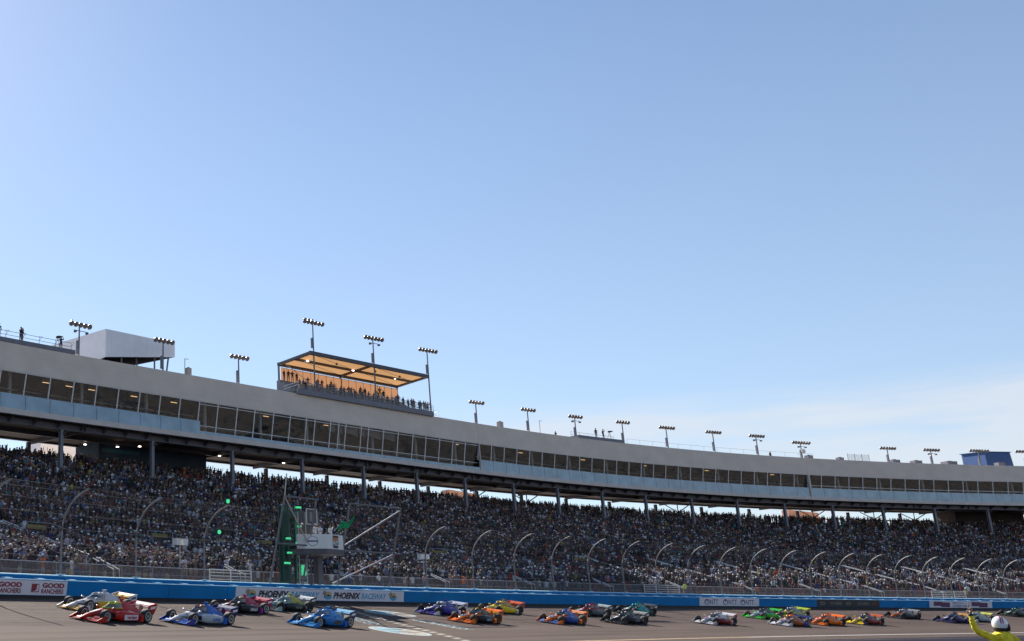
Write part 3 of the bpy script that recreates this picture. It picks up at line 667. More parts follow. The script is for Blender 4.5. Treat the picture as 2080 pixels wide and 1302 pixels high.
# ================================================================== ROOF TERRACE WITH CANOPY
pv = thing('roof_terrace', 'roof terrace with orange fabric canopy and railings on the suite roof', 'terrace', w1(98, D(98), 32.4))
def PP(s, dq, z): return w1(s, D(s) + dq, z)
def hexs(s0, s1, q0, q1, z0, z1): return MB().hexa([PP(s0, q0, z0), PP(s1, q0, z0), PP(s1, q1, z0), PP(s0, q1, z0), PP(s0, q0, z1), PP(s1, q0, z1), PP(s1, q1, z1), PP(s0, q1, z1)])
def sweepr(prof, s0, s1, ds=2): return sweep(prof, s0, s1, ds, closed=True, rel=True)
addpart(sweepr(rect(-.45, -.02, 32.30, 33.05), 85.8, 111.9), 'deck_beam', M['greysteel'], pv)
addpart(sweepr(rect(-.02, 7.2, 32.75, 32.98), 85.8, 111.9), 'deck', M['darksteel'], pv)
addpart(sweepr(rect(-.4, -.05, 38.4, 38.95), 88.2, 111.5), 'roof_beam', M['darksteel'], pv)
addpart(sweepr(rect(6.8, 7.1, 38.15, 38.65), 88.2, 111.5), 'roof_beam', M['darksteel'], pv)
addpart(sweepr(rect(3.1, 3.45, 38.3, 38.62), 88.5, 111.2), 'roof_beam', M['darksteel'], pv)
for s in (88.2, 99.7, 111.2): addpart(MB().hexa([PP(s, -.05, 38.5), PP(s + .4, -.05, 38.5), PP(s + .4, 6.8, 38.25), PP(s, 6.8, 38.25), PP(s, -.05, 38.9), PP(s + .4, -.05, 38.9), PP(s + .4, 6.8, 38.6), PP(s, 6.8, 38.6)]), 'cross_beam', M['darksteel'], pv)
for a, b in ((88.5, 99.7), (100.0, 111.2)):
    for q0, q1 in ((-.05, 3.2), (3.45, 6.8)):
        addpart(sweep([(q0, 38.75 - .035 * q0), (q1, 38.75 - .035 * q1)], a, b, 2, rel=True), 'canopy', M['canopy'], pv)
        addpart(MB().tube([PP(a, q0, 38.6), PP(b, q1, 38.45)], .03, 4), 'cross_cable', M['darksteel'], pv)
for s in (88.3, 99.8, 111.3):
    addpart(MB().box((0, 6.9, 35.4), (.22, .22, 6.2), frame(s, D(s), 0)), 'canopy_post', M['greysteel'], pv)
addpart(sweep([(6.66, 35.0), (6.66, 37.9)], 88.5, 111.2, 2, rel=True), 'back_screen', canopy_mat((.52, .31, .19, 1), (.36, .19, .10, 1)), pv)
for s in np.arange(89.5, 111, 1.45): addpart(MB().tube([PP(s, 6.55, 34.9), PP(s, 6.55, 37.95)], .03, 4), 'screen_pole', M['darksteel'], pv)
for k in range(6):
    addpart(sweepr(rect(1.75 + k * .8, 2.545 + k * .8, 32.985, 33.43 + k * .45), 87.6, 110.5), 'bleacher_step', M['greysteel'], pv)
for z in (33.35, 33.7, 34.08): addpart(MB().tube([PP(s, -.25, z) for s in np.arange(86.0, 112, 2.0)] + [PP(111.8, -.25, z)], .03, 4), 'rail', M['galv'], pv)
addpart(sweep([(-.22, 33.06), (-.22, 34.05)], 87.5, 111.8, 2, rel=True), 'rail_mesh', M['chain'], pv)
for s in np.arange(86.0, 112.1, 2.0): addpart(MB().tube([PP(s, -.25, 33.0), PP(s, -.25, 34.1)], .035, 4), 'rail_post', M['galv'], pv)
for z in (33.6, 34.0): addpart(MB().tube([PP(83.8, 0.1, z - .9), PP(86.2, 0.1, z + .15), PP(88.4, 1.6, z + .5)], .05, 5), 'stair_rail', M['whitesteel'], pv)
addpart(MB().tube([PP(88.3, 5, 37.9), PP(90.5, 1.5, 34.2)], .05, 4), 'stair_rail', M['galv'], pv); addpart(MB().tube([PP(110.9, 5.5, 35.6), PP(113, 2, 33.6)], .05, 4), 'stair_rail', M['galv'], pv)
for s, q in ((94.5, 1.4), (101.8, 1.2), (107, 1.5)): addpart(MB().lathe([(.1, .2), (.2, .0), (.12, -.15)], PP(s, q, 38.3), 'z', 8), 'hanging_speaker', M['greysteel'], pv)
for s, q in ((90.3, 2.8), (99.0, 3.0), (107.5, 3.2)): addpart(MB().lathe([(.2, .06), (.2, -.02)], PP(s, q, 38.33), 'z', 8), 'canopy_lamp', M['coollamp'], pv)
for z in (32.6, 33.3): addpart(MB().tube([PP(111.9, -.2, z), PP(113.2, -.2, z), PP(113.2, 1.5, z)], .025, 4), 'end_rail', M['whitesteel'], pv)

# ================================================================== OTHER ROOF STRUCTURES
wb = thing('roof_box', 'raised white metal box with a slanting underside on the suite roof', 'rooftop box', PP(63, 4, 31.7))
q0, q1, sa, sb_ = 4.0, 17.0, 59.5, 69.2
inv(MB().add([PP(sa, q0, 34.0), PP(sb_, q0, 35.65), PP(sb_, q1, 36.6), PP(sa, q1, 33.2), PP(sa, q0, 37.75), PP(sb_, q0, 37.6), PP(sb_, q1, 38.2), PP(sa, q1, 38.2)], [(4, 5, 6, 7), (0, 1, 5, 4), (1, 2, 6, 5), (2, 3, 7, 6), (3, 0, 4, 7)]).build('cladding', M['whitemetal'], wb))
inv(MB().add([PP(sa + .05, q0 + .05, 34.0), PP(sb_ - .05, q0 + .05, 35.65), PP(sb_ - .05, q1 - .05, 36.6), PP(sa + .05, q1 - .05, 33.2)], [(0, 1, 2, 3)]).build('underside', mat('unlit underside', (.02, .02, .022), 1, 0, 0), wb))  # near-black sheet: the shade below the box put into its colour
for s, q, t in ((62, 4.6, 0), (64.3, 5.2, .5), (66.5, 4.4, 0), (68.9, 5.0, -.5)): inv(MB().tube([PP(s + t, q, 31.7), PP(s, q, 35.7)], .13, 6).build('leg', M['greysteel'], wb))
for k in range(1, 12): inv(MB().tube([PP(sa + k * .8, q0 - .02, 34.05 + k * .136), PP(sa + k * .8, q0 - .02, 37.7)], .02, 3).build('cladding_seam', M['whitemetal'], wb))
tw = thing('white_service_tower', 'plain white tower seen behind the seats at the left under the suites', 'tower', PP(62, 26, 2.5))
inv(MB().hexa([PP(62.5, 25, 2.5), PP(68.5, 25, 2.5), PP(68.5, 29, 2.5), PP(62.5, 29, 2.5), PP(62.5, 25, 30.5), PP(68.5, 25, 30.5), PP(68.5, 29, 30.5), PP(62.5, 29, 30.5)]).build('shaft', M['whitemetal'], tw))
inv(MB().hexa([PP(62.3, 24.8, 30.5), PP(68.7, 24.8, 30.5), PP(68.7, 29.2, 30.5), PP(62.3, 29.2, 30.5), PP(62.3, 24.8, 30.8), PP(68.7, 24.8, 30.8), PP(68.7, 29.2, 30.8), PP(62.3, 29.2, 30.8)]).build('roof', M['concrete'], tw))
bb = thing('blue_roof_building', 'dark blue metal building standing on the right end of the suite roof', 'building', PP(245, 10, 31.7))
inv(MB().hexa([PP(242.4, 10, 31.7), PP(247.6, 10, 31.7), PP(247.6, 16, 31.7), PP(242.4, 16, 31.7), PP(242.4, 10, 36.9), PP(247.2, 10, 36.9), PP(247.2, 16, 37.2), PP(242.4, 16, 37.2)]).build('wall', M['bluemetal'], bb))
inv(MB().hexa([PP(242.2, 9.8, 36.92), PP(247.4, 9.8, 36.92), PP(247.4, 16.2, 37.22), PP(242.2, 16.2, 37.22), PP(242.2, 9.8, 37.05), PP(247.4, 9.8, 37.05), PP(247.4, 16.2, 37.4), PP(242.2, 16.2, 37.4)]).build('roof', M['bluemetal'], bb))
cp = thing('camera_platform', 'grey steel camera platform with railing on the roof at the far left', 'platform', PP(45, .5, 32.4))
inv(sweepr(rect(-.05, 2.4, 32.42, 32.95), 30, 53.3).build('deck', M['greysteel'], cp))
for z in (33.3, 33.75): inv(MB().tube([PP(s, 0, z) for s in np.arange(30, 53.6, 1.9)], .03, 4).build('rail', M['galv'], cp))
for s in np.arange(30, 53.6, 1.9): inv(MB().tube([PP(s, 0, 32.95), PP(s, 0, 33.8), PP(s + .35, 0, 33.9), PP(s, 0, 33.3)], .035, 4).build('rail_post', M['darksteel'], cp))
c2 = thing('camera_platform', 'low dark camera platform in the middle of the roof right of the terrace', 'platform', PP(150, 1, 32.4))
inv(sweepr(rect(-.02, 2.4, 32.42, 32.95), 145, 155.6).build('deck', M['greysteel'], c2))
for z in (33.4, 33.9): inv(MB().tube([PP(s, 2.2, z) for s in np.arange(145.5, 155.6, 2)], .03, 4).build('rail', M['galv'], c2))
for s in np.arange(145.5, 155.6, 2): inv(MB().tube([PP(s, 2.2, 32.95), PP(s, 2.2, 33.95)], .03, 4).build('rail_post', M['galv'], c2))
def camera_rig(s, q, z, lab):
    o = thing('film_camera', lab, 'camera', PP(s, q, z), float(th(s)) + .4, 'film cameras on the roof')
    MB().box((0, -.05, 1.45), (.24, .55, .28)).build('camera_body', M['black'], o); MB().lathe([(.09, 0), (.1, .28), (.14, .3)], (0, -.62, 1.45), 'y', 8).build('lens', M['black'], o)
    for a in (0, 2.1, 4.2): MB().tube([(0, 0, 1.3), (.5 * math.cos(a), .5 * math.sin(a), 0)], .03, 4).build('leg', M['darksteel'], o)
camera_rig(51.6, .7, 32.95, 'black film camera on a tripod beside the leftmost roof light mast'); camera_rig(153.2, .8, 32.95, 'black film camera on a tripod by the roof camera crew')
def unit(s, q, w, h, lab, m='concrete'):
    h += .45
    o = thing('roof_unit', lab, 'roof unit', PP(s, q, 31.7), float(th(s)), 'air handling units on the roof')
    MB().box((0, 0, h / 2), (w, w * .7, h)).build('casing', M[m], o); MB().lathe([(w * .22, 0), (w * .22, .12)], (0, 0, h + .002), 'z', 10).build('fan_cover', M['darksteel'], o)
unit(69.6, 1.6, .7, 1.6, 'small grey roof unit right of the white box'); unit(128.5, 1.6, .9, 1.55, 'small grey roof unit right of the first mast beyond the terrace')
for k, (s, w, h) in enumerate(((199.6, 1.3, 1.2), (206.2, 1.2, 1.1), (217.5, 1.8, 1.1), (222, 1.8, 1.1), (228.6, 2.4, 1.15), (238.5, 1.6, 1.2), (250.2, 3.4, 2.0))):
    unit(s, 2.2, w, h, 'low roof unit ' + ['right of the mast with the dish', 'left of the wire cage', 'right of the wire cage', 'between two masts right of the cage', 'left of the blue roof building', 'just left of the blue building', 'pale and large right of the blue building'][k], 'parapet' if k == 6 else 'greysteel')
cg = thing('wire_cage', 'pale wire mesh cage standing on the right part of the roof', 'cage', PP(209, 1.5, 31.7))
for a, b in ((207.4, 208.9), (208.9, 210.4), (210.4, 211.9)):
    inv(sweep([(1.6, 32.2), (1.6, 34.0)], a, b, 2, rel=True).build('mesh_panel', M['chain'], cg))
    for s in (a, b): inv(MB().tube([PP(s, 1.6, 31.7), PP(s, 1.6, 34.1)], .05, 4).build('cage_post', M['galv'], cg))
rl = thing('roof_railing', 'thin roof edge railing right of the roof camera crew', 'railing', PP(175, .6, 32.4))
inv(MB().tube([PP(s, .6, 33.4) for s in np.arange(157, 200, 3)], .022, 4).build('rail', M['galv'], rl))
for s in np.arange(157, 200, 3.0): inv(MB().tube([PP(s, .6, 31.8), PP(s, .6, 33.4)], .022, 4).build('rail_post', M['galv'], rl))
for s, lab in ((69.0, 'thin lamp post on the roof right of the white box'), (137.6, 'thin lamp post on the roof left of the roof camera crew')):
    o = thing('roof_lamp_post', lab, 'lamp post', PP(s, 1.5, 31.7), float(th(s)), 'thin lamp posts on the roof')
    MB().tube([(0, 0, 0), (0, 0, 3.2)], .05, 6).build('pole', M['galv'], o); MB().box((.3, 0, 3.22), (.6, .12, .08)).build('lamp_head', M['whitesteel'], o)

# ================================================================== FLAG STAND
fs = thing('flag_stand', 'flag stand with white boxed platform and tubular frames at the finish line', 'flag stand', w1(47.5, .8, 4.2))
def lean(z): return .75 - 1.75 * (z - 4.2) / 6.5
def frp(s, z): return w1(s, lean(z), z)
for s in (41.6, 45.4, 49.6, 56.2): inv(MB().tube([frp(s, 4.2), frp(s, 10.75)], .085, 8).build('frame_post', M['postgrey'], fs, True))
inv(MB().tube([frp(41.6, 10.75), w1(41.6, lean(10.75) - .25, 12.4)], .05, 6).build('whip_aerial', M['galv'], fs))
for a, b, z in ((41.6, 45.4, 10.7), (49.6, 56.2, 10.7), (41.6, 45.4, 7.2), (49.6, 56.2, 7.0)): inv(MB().tube([frp(a, z), frp(b, z)], .07, 6).build('frame_rail', M['postgrey'], fs, True))
for a, b in (((41.7, 10.6), (45.3, 7.3)), ((49.7, 7.4), (56.1, 10.5)), ((49.0, 4.4), (56.1, 6.9))): inv(MB().tube([frp(*a), frp(*b)], .06, 6).build('diagonal_brace', M['galv'], fs, True))
plan = [(44.5, .4), (46.35, -1.15), (48.55, -.95), (49.3, .6), (49.0, 2.3), (44.9, 2.3)]
def prism(pl, z0, z1, m, nm, par, shrink=1.0):
    n = len(pl); inv(MB().add([w1(a, b, z0) for a, b in pl] + [w1(a, b, z1) for a, b in pl], [tuple(range(n)), tuple(range(n, 2 * n))] + [(i, (i + 1) % n, n + (i + 1) % n, n + i) for i in range(n)]).build(nm, m, par))
prism(plan, 6.55, 6.95, M['darksteel'], 'platform', fs)
prism([(44.9, .5), (46.4, -.8), (48.4, -.7), (49.0, .6), (48.8, 2.2), (45.2, 2.2)], 6.955, 7.25, M['black'], 'inner_step', fs)
panels = {}
for k, (a, b) in enumerate(((0, 1), (1, 2), (2, 3))):
    pa, pb = plan[a], plan[b]; A0 = Vector(w1(*pa, 6.955)); B0 = Vector(w1(*pb, 6.955)); n = (B0 - A0).cross(Vector((0, 0, 1))).normalized()
    up = Vector((0, 0, 1.12)); inn = -n * .06
    p = inv(MB().hexa([A0, B0, B0 + inn, A0 + inn, A0 + up, B0 + up, B0 + up + inn, A0 + up + inn]).build('side_panel', M['whitesteel'], fs)); panels[k] = (p, A0, B0, n)
def pfn(k, off): 
    p, A0, B0, n = panels[k]; return lambda x, y: tuple(A0.lerp(B0, x) + Vector((0, 0, 1.12 * y)) + n * off - Vector(fs.location) + Vector(fs.location))
poly('logo_ring', circ(.52, .52, .18, .34, n=20), pfn(0, .012), M['greyprint'], panels[0][0]); poly('logo_ring_hole', circ(.52, .52, .155, .30, n=20), pfn(0, .018), M['whiteprint'], panels[0][0])
poly('logo_bar', [(.36, .46), (.68, .46), (.68, .56), (.36, .56)], pfn(0, .024), M['navyprint'], panels[0][0])
poly('logo_shield', [(.36, .06), (.66, .06), (.66, .40), (.70, .94), (.34, .94), (.32, .40)], pfn(1, .012), M['blackprint'], panels[1][0])
poly('logo_stripe', [(.35, .62), (.68, .62), (.68, .80), (.35, .80)], pfn(1, .018), M['orangeprint'], panels[1][0])
poly('logo_plate', [(.30, .26), (.72, .26), (.72, .58), (.30, .58)], pfn(1, .018), M['whiteprint'], panels[1][0])
letters('lettering', '250', pfn(1, .026), .32, .70, .29, .55, M['blackprint'], panels[1][0], 0, .02)
for s, q in ((46.9, 1.9), (48.7, 1.9)): inv(MB().box((0, 0, 3.6), (.6, .5, 4.9), frame(s, q, 1.7)).build('support_column', M['darksteel'], fs))
for z in np.arange(4.4, 6.5, .35): inv(MB().tube([w1(45.3, .9, z), w1(46.2, .9, z)], .025, 4).build('ladder_rung', M['galv'], fs))
for s in (45.3, 46.2): inv(MB().tube([w1(s, .9, 4.1), w1(s, .9, 9.9)], .04, 5).build('ladder_rail', M['galv'], fs))
sbd = thing('lap_board', 'dark electronic lap board behind the flag stand platform', 'board', w1(48, 2.6, 8.2))
inv(MB().box((0, 0, 0), (2.9, .35, 2.0), frame(48.6, 2.9, 9.25)).build('screen_housing', M['screen'], sbd)); inv(MB().box((0, .2, -2.5), (.5, .3, 4.6), frame(48.2, 2.9, 8.6)).build('mast', M['darksteel'], sbd))
sg = thing('logo_sign', 'small square black sign with white frame left above the flag stand platform', 'sign', w1(46.2, .4, 9.5))
fm = frame(46.2, .3, 9.5)
inv(MB().box((0, 0, 0), (1.15, .10, 1.15), fm).build('sign_plate', M['screen'], sg))
for c, d in (((0, -.06, .6), (1.3, .05, .06)), ((0, -.06, -.6), (1.3, .05, .06)), ((-.62, -.06, 0), (.06, .05, 1.14)), ((.62, -.06, 0), (.06, .05, 1.14))): inv(MB().box(c, d, fm).build('sign_frame', M['whitesteel'], sg))
inv(MB().box((-.1, -.06, 0), (.34, .02, .72), fm).build('sign_mark', M['greyprint'], sg)); inv(MB().tube([w1(46.2, .5, 4.2), w1(46.2, .5, 9.0)], .06, 6).build('sign_mast', M['darksteel'], sg))
lt = thing('signal_tower', 'green lit starting light tower beside the flag stand', 'signal tower', w1(45, 1.5, 4.1))
for s, q in ((44.6, 1.3), (45.3, 1.3), (44.3, 2.0), (45.1, 2.0)): inv(MB().box((0, 0, 7.25), (.14, .14, 6.4), frame(s, q, 0)).build('tower_leg', M['greensteel'], lt))
for z in np.arange(4.6, 10.4, .8): inv(MB().tube([w1(44.6, 1.3, z), w1(45.3, 1.3, z + .8)], .03, 4).build('lattice_bar', M['greensteel'], lt))
inv(MB().box((0, .45, 7.2), (.75, .5, 6.2), frame(44.75, 1.4, 0)).build('tower_column', M['greensteel'], lt))
inv(MB().box((0, 0, 7.3), (.06, .06, 5.2), frame(45.25, 1.1, 0)).build('light_strip', mat('green light tube', (.02, .30, .16), .4), lt))
for s, z, w in ((45.5, 10.25, .5), (45.6, 8.75, .42), (44.2, 7.75, .4), (45.3, 7.45, .3), (45.35, 6.95, .62), (44.3, 6.65, .4), (44.0, 5.85, .55)): inv(MB().box((0, 0, 0), (w, .2, .14), frame(s, 1.0, z)).build('signal_lamp', M['greenled'], lt))
inv(MB().box((0, 0, 0), (.45, .2, .75), frame(45.8, .95, 5.35)).build('signal_lamp', M['greenled'], lt)); inv(MB().box((0, .06, 0), (.56, .2, .9), frame(45.8, 1.0, 5.35)).build('lamp_housing', M['galv'], lt))
for z, lab in ((9.9, 'upper of two green signal lamps on a fence post left of the flag stand'), (7.75, 'lower of two green signal lamps on a fence post left of the flag stand')):
    o = thing('fence_signal_lamp', lab, 'signal lamp', w1(35.7, -.5 if z > 9 else .4, z), float(th(35)), 'green lamps on the fence post')
    MB().lathe([(.02, -.10), (.15, -.08), (.15, .0), (.02, .02)], (0, 0, 0), 'y', 12).build('lens', M['greenled'], o); MB().box((-.45, .08, 0), (1.3, .08, .08)).box((0, .12, 0), (.5, .12, .5)).build('bracket', M['black'], o)
for s, q, lab in ((38.4, 7.2, 'pair of white loudspeakers on a pole left of the flag stand'), (69.0, 7.2, 'pair of white loudspeakers on a pole right of the flag stand')):
    o = thing('loudspeaker_pole', lab, 'loudspeaker', w1(s, q, 4.4), float(th(s)), 'loudspeakers above the first rows')
    MB().tube([(0, 0, 0), (0, 0, 2.9)], .06, 6).build('pole', M['galv'], o)
    for x in (-.38, .38): MB().box((x, -.05, 3.1), (.55, .45, .5)).build('cabinet', M['whitesteel'], o)

# ================================================================== RACE CARS
paint_cache = {}
def paint(c):
    c = tuple(c)
    if c not in paint_cache: paint_cache[c] = mat('car paint', tuple(v * .86 for v in c), .38, 0, .3, coat=.08)
    return paint_cache[c]
def sring(x, yc, hw, z0, z1, e=2.6, n=14):
    out = []
    for k in range(n):
        a = 2 * math.pi * (k + .5) / n; ca, sa = math.cos(a), math.sin(a)
        out.append((x, yc + hw * math.copysign(abs(ca) ** (2 / e), ca), (z0 + z1) / 2 + (z1 - z0) / 2 * math.copysign(abs(sa) ** (2 / e), sa)))
    return out
CM = {}
def cm(name, mb, smooth=True): CM[name] = mb.mesh(name, M['carbon'], smooth)
cm('nose', MB().loft([sring(*a) for a in ((2.50, 0, .05, .16, .21), (2.40, 0, .09, .15, .255), (2.1, 0, .13, .175, .36), (1.6, 0, .18, .19, .50), (1.2, 0, .23, .19, .575), (.92, 0, .27, .16, .63))]))
cm('cockpit_tub', MB().loft([sring(*a) for a in ((.925, 0, .27, .155, .632), (.6, 0, .33, .10, .67), (.1, 0, .36, .08, .69), (-.35, 0, .35, .08, .69))]))
def ering(x, p):
    pts = [(x, y, z) for y, z in p]; return pts + [(x, -y, z) for y, z in reversed(p) if y > 0]
cm('engine_cover', MB().loft([ering(x, p) for x, p in ((-.16, [(.30, .5), (.31, .66), (.20, .84), (.10, .95), (0, .97)]), (-.36, [(.355, .12), (.34, .64), (.19, .86), (.10, .985), (0, 1.0)]), (-.7, [(.33, .12), (.32, .58), (.17, .80), (.08, .935), (0, .955)]), (-1.15, [(.28, .12), (.26, .50), (.13, .68), (.055, .80), (0, .82)]), (-1.6, [(.2, .14), (.18, .43), (.09, .55), (.04, .64), (0, .65)]), (-2.0, [(.1, .2), (.09, .34), (.06, .41), (.03, .45), (0, .455)]))]))
def sidepod(sg): return MB().loft([sring(x, sg * (a + b) / 2, (b - a) / 2, z0, z1, 3.4) for x, a, b, z0, z1 in ((.62, .32, .62, .16, .47), (.45, .32, .80, .10, .54), (.1, .32, .88, .075, .56), (-.5, .30, .89, .07, .53), (-1.0, .25, .80, .07, .45), (-1.3, .2, .60, .08, .36), (-1.6, .12, .42, .1, .29))])
cm('sidepodL', sidepod(1)); cm('sidepodR', sidepod(-1))
cm('inlet', MB().box((.62, .47, .33), (.03, .26, .22)).box((.62, -.47, .33), (.03, .26, .22)), False)
def ramp(sg): return MB().add([(x, sg * y, z) for x, y, z in ((-.92, .55, .07), (-.92, .95, .07), (-1.14, .95, .40), (-1.14, .5, .42), (-1.18, .5, .07), (-1.18, .95, .07))], [(0, 1, 2, 3), (3, 2, 5, 4), (0, 3, 4), (1, 5, 2), (0, 4, 5, 1)])
cm('rampL', ramp(1), False); cm('rampR', ramp(-1), False)
cm('underfloor', MB().add([(x, y, z) for z in (.035, .065) for x, y in ((.75, .5), (.45, .92), (-1.1, .95), (-1.75, .6), (-1.75, -.6), (-1.1, -.95), (.45, -.92), (.75, -.5))], [tuple(range(8)), tuple(range(8, 16))] + [(i, (i + 1) % 8, 8 + (i + 1) % 8, 8 + i) for i in range(8)]), False)
fw = MB(); 
for sg in (1, -1):
    for (xa, za), (xb, zb), yi in (((2.44, .10), (2.2, .125), .10), ((2.22, .14), (2.04, .20), .30), ((2.04, .215), (1.90, .285), .42)):
        p = [(xa, sg * yi, za), (xa - .22, sg * .95, za - .03), (xb - .24, sg * .95, zb - .02), (xb, sg * yi, zb)]
        fw.add(p + [(x, y, z + .02) for x, y, z in p], [(0, 1, 2, 3), (4, 5, 6, 7), (0, 1, 5, 4), (1, 2, 6, 5), (2, 3, 7, 6), (3, 0, 4, 7)])
    fw.box((2.28, sg * .11, .14), (.2, .02, .08))
cm('front_wing', fw, False)
def fend(sg):
    o = [(2.3, .05), (1.60, .05), (1.60, .34), (1.80, .345), (2.3, .13)]; n = len(o)
    return MB().add([(x, sg * y, z) for y in (.945, .975) for x, z in o], [tuple(range(n)), tuple(range(n, 2 * n))] + [(i, (i + 1) % n, n + (i + 1) % n, n + i) for i in range(n)]).box((1.95, sg * 1.0, .06), (.66, .10, .02))
cm('fendL', fend(1), False); cm('fendR', fend(-1), False)
rw = MB()
for pf_ in ([(-1.76, .76), (-1.9, .75), (-2.08, .79), (-2.1, .815), (-1.9, .785), (-1.77, .785)], [(-2.06, .81), (-2.19, .86), (-2.30, .945), (-2.31, .955), (-2.19, .895), (-2.07, .835)]):
    rw.loft([[(x, y, z) for x, z in pf_] for y in (-.70, .70)])
rw.box((-1.95, 0, .6), (.3, .04, .45))
cm('rear_wing', rw, False)
def rend(sg):
    o = [(-1.68, .60), (-1.72, .86), (-2.36, .985), (-2.34, .72), (-2.18, .44), (-2.0, .34), (-1.88, .38)]; n = len(o)
    return MB().add([(x, sg * y, z) for y in (.70, .735) for x, z in o], [tuple(range(n)), tuple(range(n, 2 * n))] + [(i, (i + 1) % n, n + (i + 1) % n, n + i) for i in range(n)])
cm('rendL', rend(1), False); cm('rendR', rend(-1), False)
top = [(.78 * math.cos(a) * 1.0 - .05 if math.cos(a) > 0 else -.05 + .3 * math.cos(a), .27 * math.sin(a)) for a in np.linspace(-2.2, 2.2, 13)]
base = [(x * 1.28 + .03, y * 1.18) for x, y in top]
zt = lambda x: .93 - .10 * max(0, x)
cm('screen_frame', MB().tube([(x * .74, y, zt(x)) for x, y in top], .032, 6).tube([(x, y, .66) for x, y in base], .03, 5).tube([(base[6][0], 0, .66), (top[6][0] * .74, 0, zt(top[6][0]))], .022, 5))
sm = MB(); n = len(top); sm.add([(x, y, .67) for x, y in base] + [(x * .74, y, zt(x)) for x, y in top], [(i, i + 1, n + i + 1, n + i) for i in range(n - 1)])
CM['screen'] = sm.mesh('screen', M['visor'], True)
cm('cockpit_opening', MB().loft([sring(x, 0, w, .66, .70, 2.2) for x, w in ((.72, .05), (.5, .2), (.1, .26), (-.14, .22))]))
cm('camera_pod', MB().box((-.36, 0, 1.045), (.20, .07, .10)).box((-.36, 0, 1.10), (.16, .26, .05)), False)
def mirror(sg): return MB().ball((.78, sg * .58, .68), (.07, .10, .06), 8, 5).tube([(.70, sg * .3, .62), (.76, sg * .52, .66)], .015, 4)
cm('mirrorL', mirror(1)); cm('mirrorR', mirror(-1))
def susp(x, sg, r):
    xi = x - .35 if x > 0 else x + .4; b = MB()
    for xa, za, zb in ((x + .32, .36, .42), (x - .38, .36, .42), (x + .30, .22, .22), (x - .36, .22, .22), (x - .1, .52, .24)): b.tube([(xa, sg * .2, za), (x, sg * .68, zb)], .02, 4)
    b.tube([(x, sg * .3, r), (x, sg * .72, r)], .03, 5); return b
WH = [(1.55, 1, .325, .27), (1.55, -1, .325, .27), (-1.52, 1, .35, .35), (-1.52, -1, .35, .35)]
for i, (x, sg, r, w) in enumerate(WH): cm('susp%d' % i, susp(x, sg, r))
def tyre(r, w): return MB().lathe([(r * .64, -w / 2 + .02), (r * .90, -w / 2), (r * .985, -w * .38), (r, -w * .2), (r, w * .2), (r * .985, w * .38), (r * .90, w / 2), (r * .64, w / 2 - .02), (r * .60, w / 2 - .05), (r * .60, -w / 2 + .05)], (0, 0, 0), 'y', 22)
def rim(r, w):
    b = MB()
    for sg in (1, -1):
        y = sg * (w / 2 - .012)
        b.lathe([(r * .66, -.02 * sg), (r * .655, .006 * sg), (r * .53, .0), (r * .51, -.06 * sg)], (0, y, 0), 'y', 20, 0, False)
        b.lathe([(r * .49, -.02), (r * .49, .0)], (0, y - sg * .07, 0), 'y', 16, 1)
        for k in range(6):
            a = k * math.pi / 3; b.tube([(r * .1 * math.cos(a), y - sg * .05, r * .1 * math.sin(a)), (r * .5 * math.cos(a), y - sg * .03, r * .5 * math.sin(a))], .012, 4, 0)
        b.lathe([(.04, -.03), (.045, .02)], (0, y - sg * .02, 0), 'y', 8, 0)
    return b
for k, (r, w) in (('F', (.325, .27)), ('R', (.35, .35))):
    CM['tyre' + k] = tyre(r, w).mesh('tyre', M['tyre'], True)
    me = rim(r, w).mesh('rim', [M['galv'], M['black']], True); CM['rim' + k] = me
def setm(o, m, slot=0):
    o.material_slots[slot].link = 'OBJECT'; o.material_slots[slot].material = m
HELM = MB().ball((0, 0, .845), (.145, .125, .135), 12, 8, 0).loft([[(x, y, z) for x, y, z in ((.115, -.10, .82), (.148, 0, .82), (.115, .10, .82), (.11, .10, .875), (.143, 0, .875), (.11, -.10, .875))], [(.05, 0, .845)] * 6], 1, False)
HELM.loft([[(-.05, .22 * math.cos(a), .62 + .02 * math.sin(a)) for a in np.linspace(0, 6.28, 9)[:-1]], [(0 + .09 * math.sin(a), .20 * math.cos(a), .70) for a in np.linspace(0, 6.28, 9)[:-1]], [(.07 * math.sin(a), .08 * math.cos(a), .76) for a in np.linspace(0, 6.28, 9)[:-1]]], 2)
HELM = HELM.mesh('driver', [M['helmetwhite'], M['black'], M['blackcloth']], True)
CW, CK = (.62, .62, .64), (.02, .02, .022)
RD, OR, BL, NV, YL, GD = (.50, .016, .012), (.85, .17, .006), (.012, .12, .50), (.018, .022, .12), (.85, .60, .02), (.72, .40, .03)
LM, TL, GN, MT, OL, PK, IN = (.45, .58, .04), (.01, .30, .27), (.04, .5, .04), (.34, .50, .47), (.48, .42, .03), (.42, .015, .06), (.045, .035, .30)
GY, DG, RIM, CR = (.25, .28, .31), (.06, .065, .07), (.55, .52, .48), (.55, .48, .32)
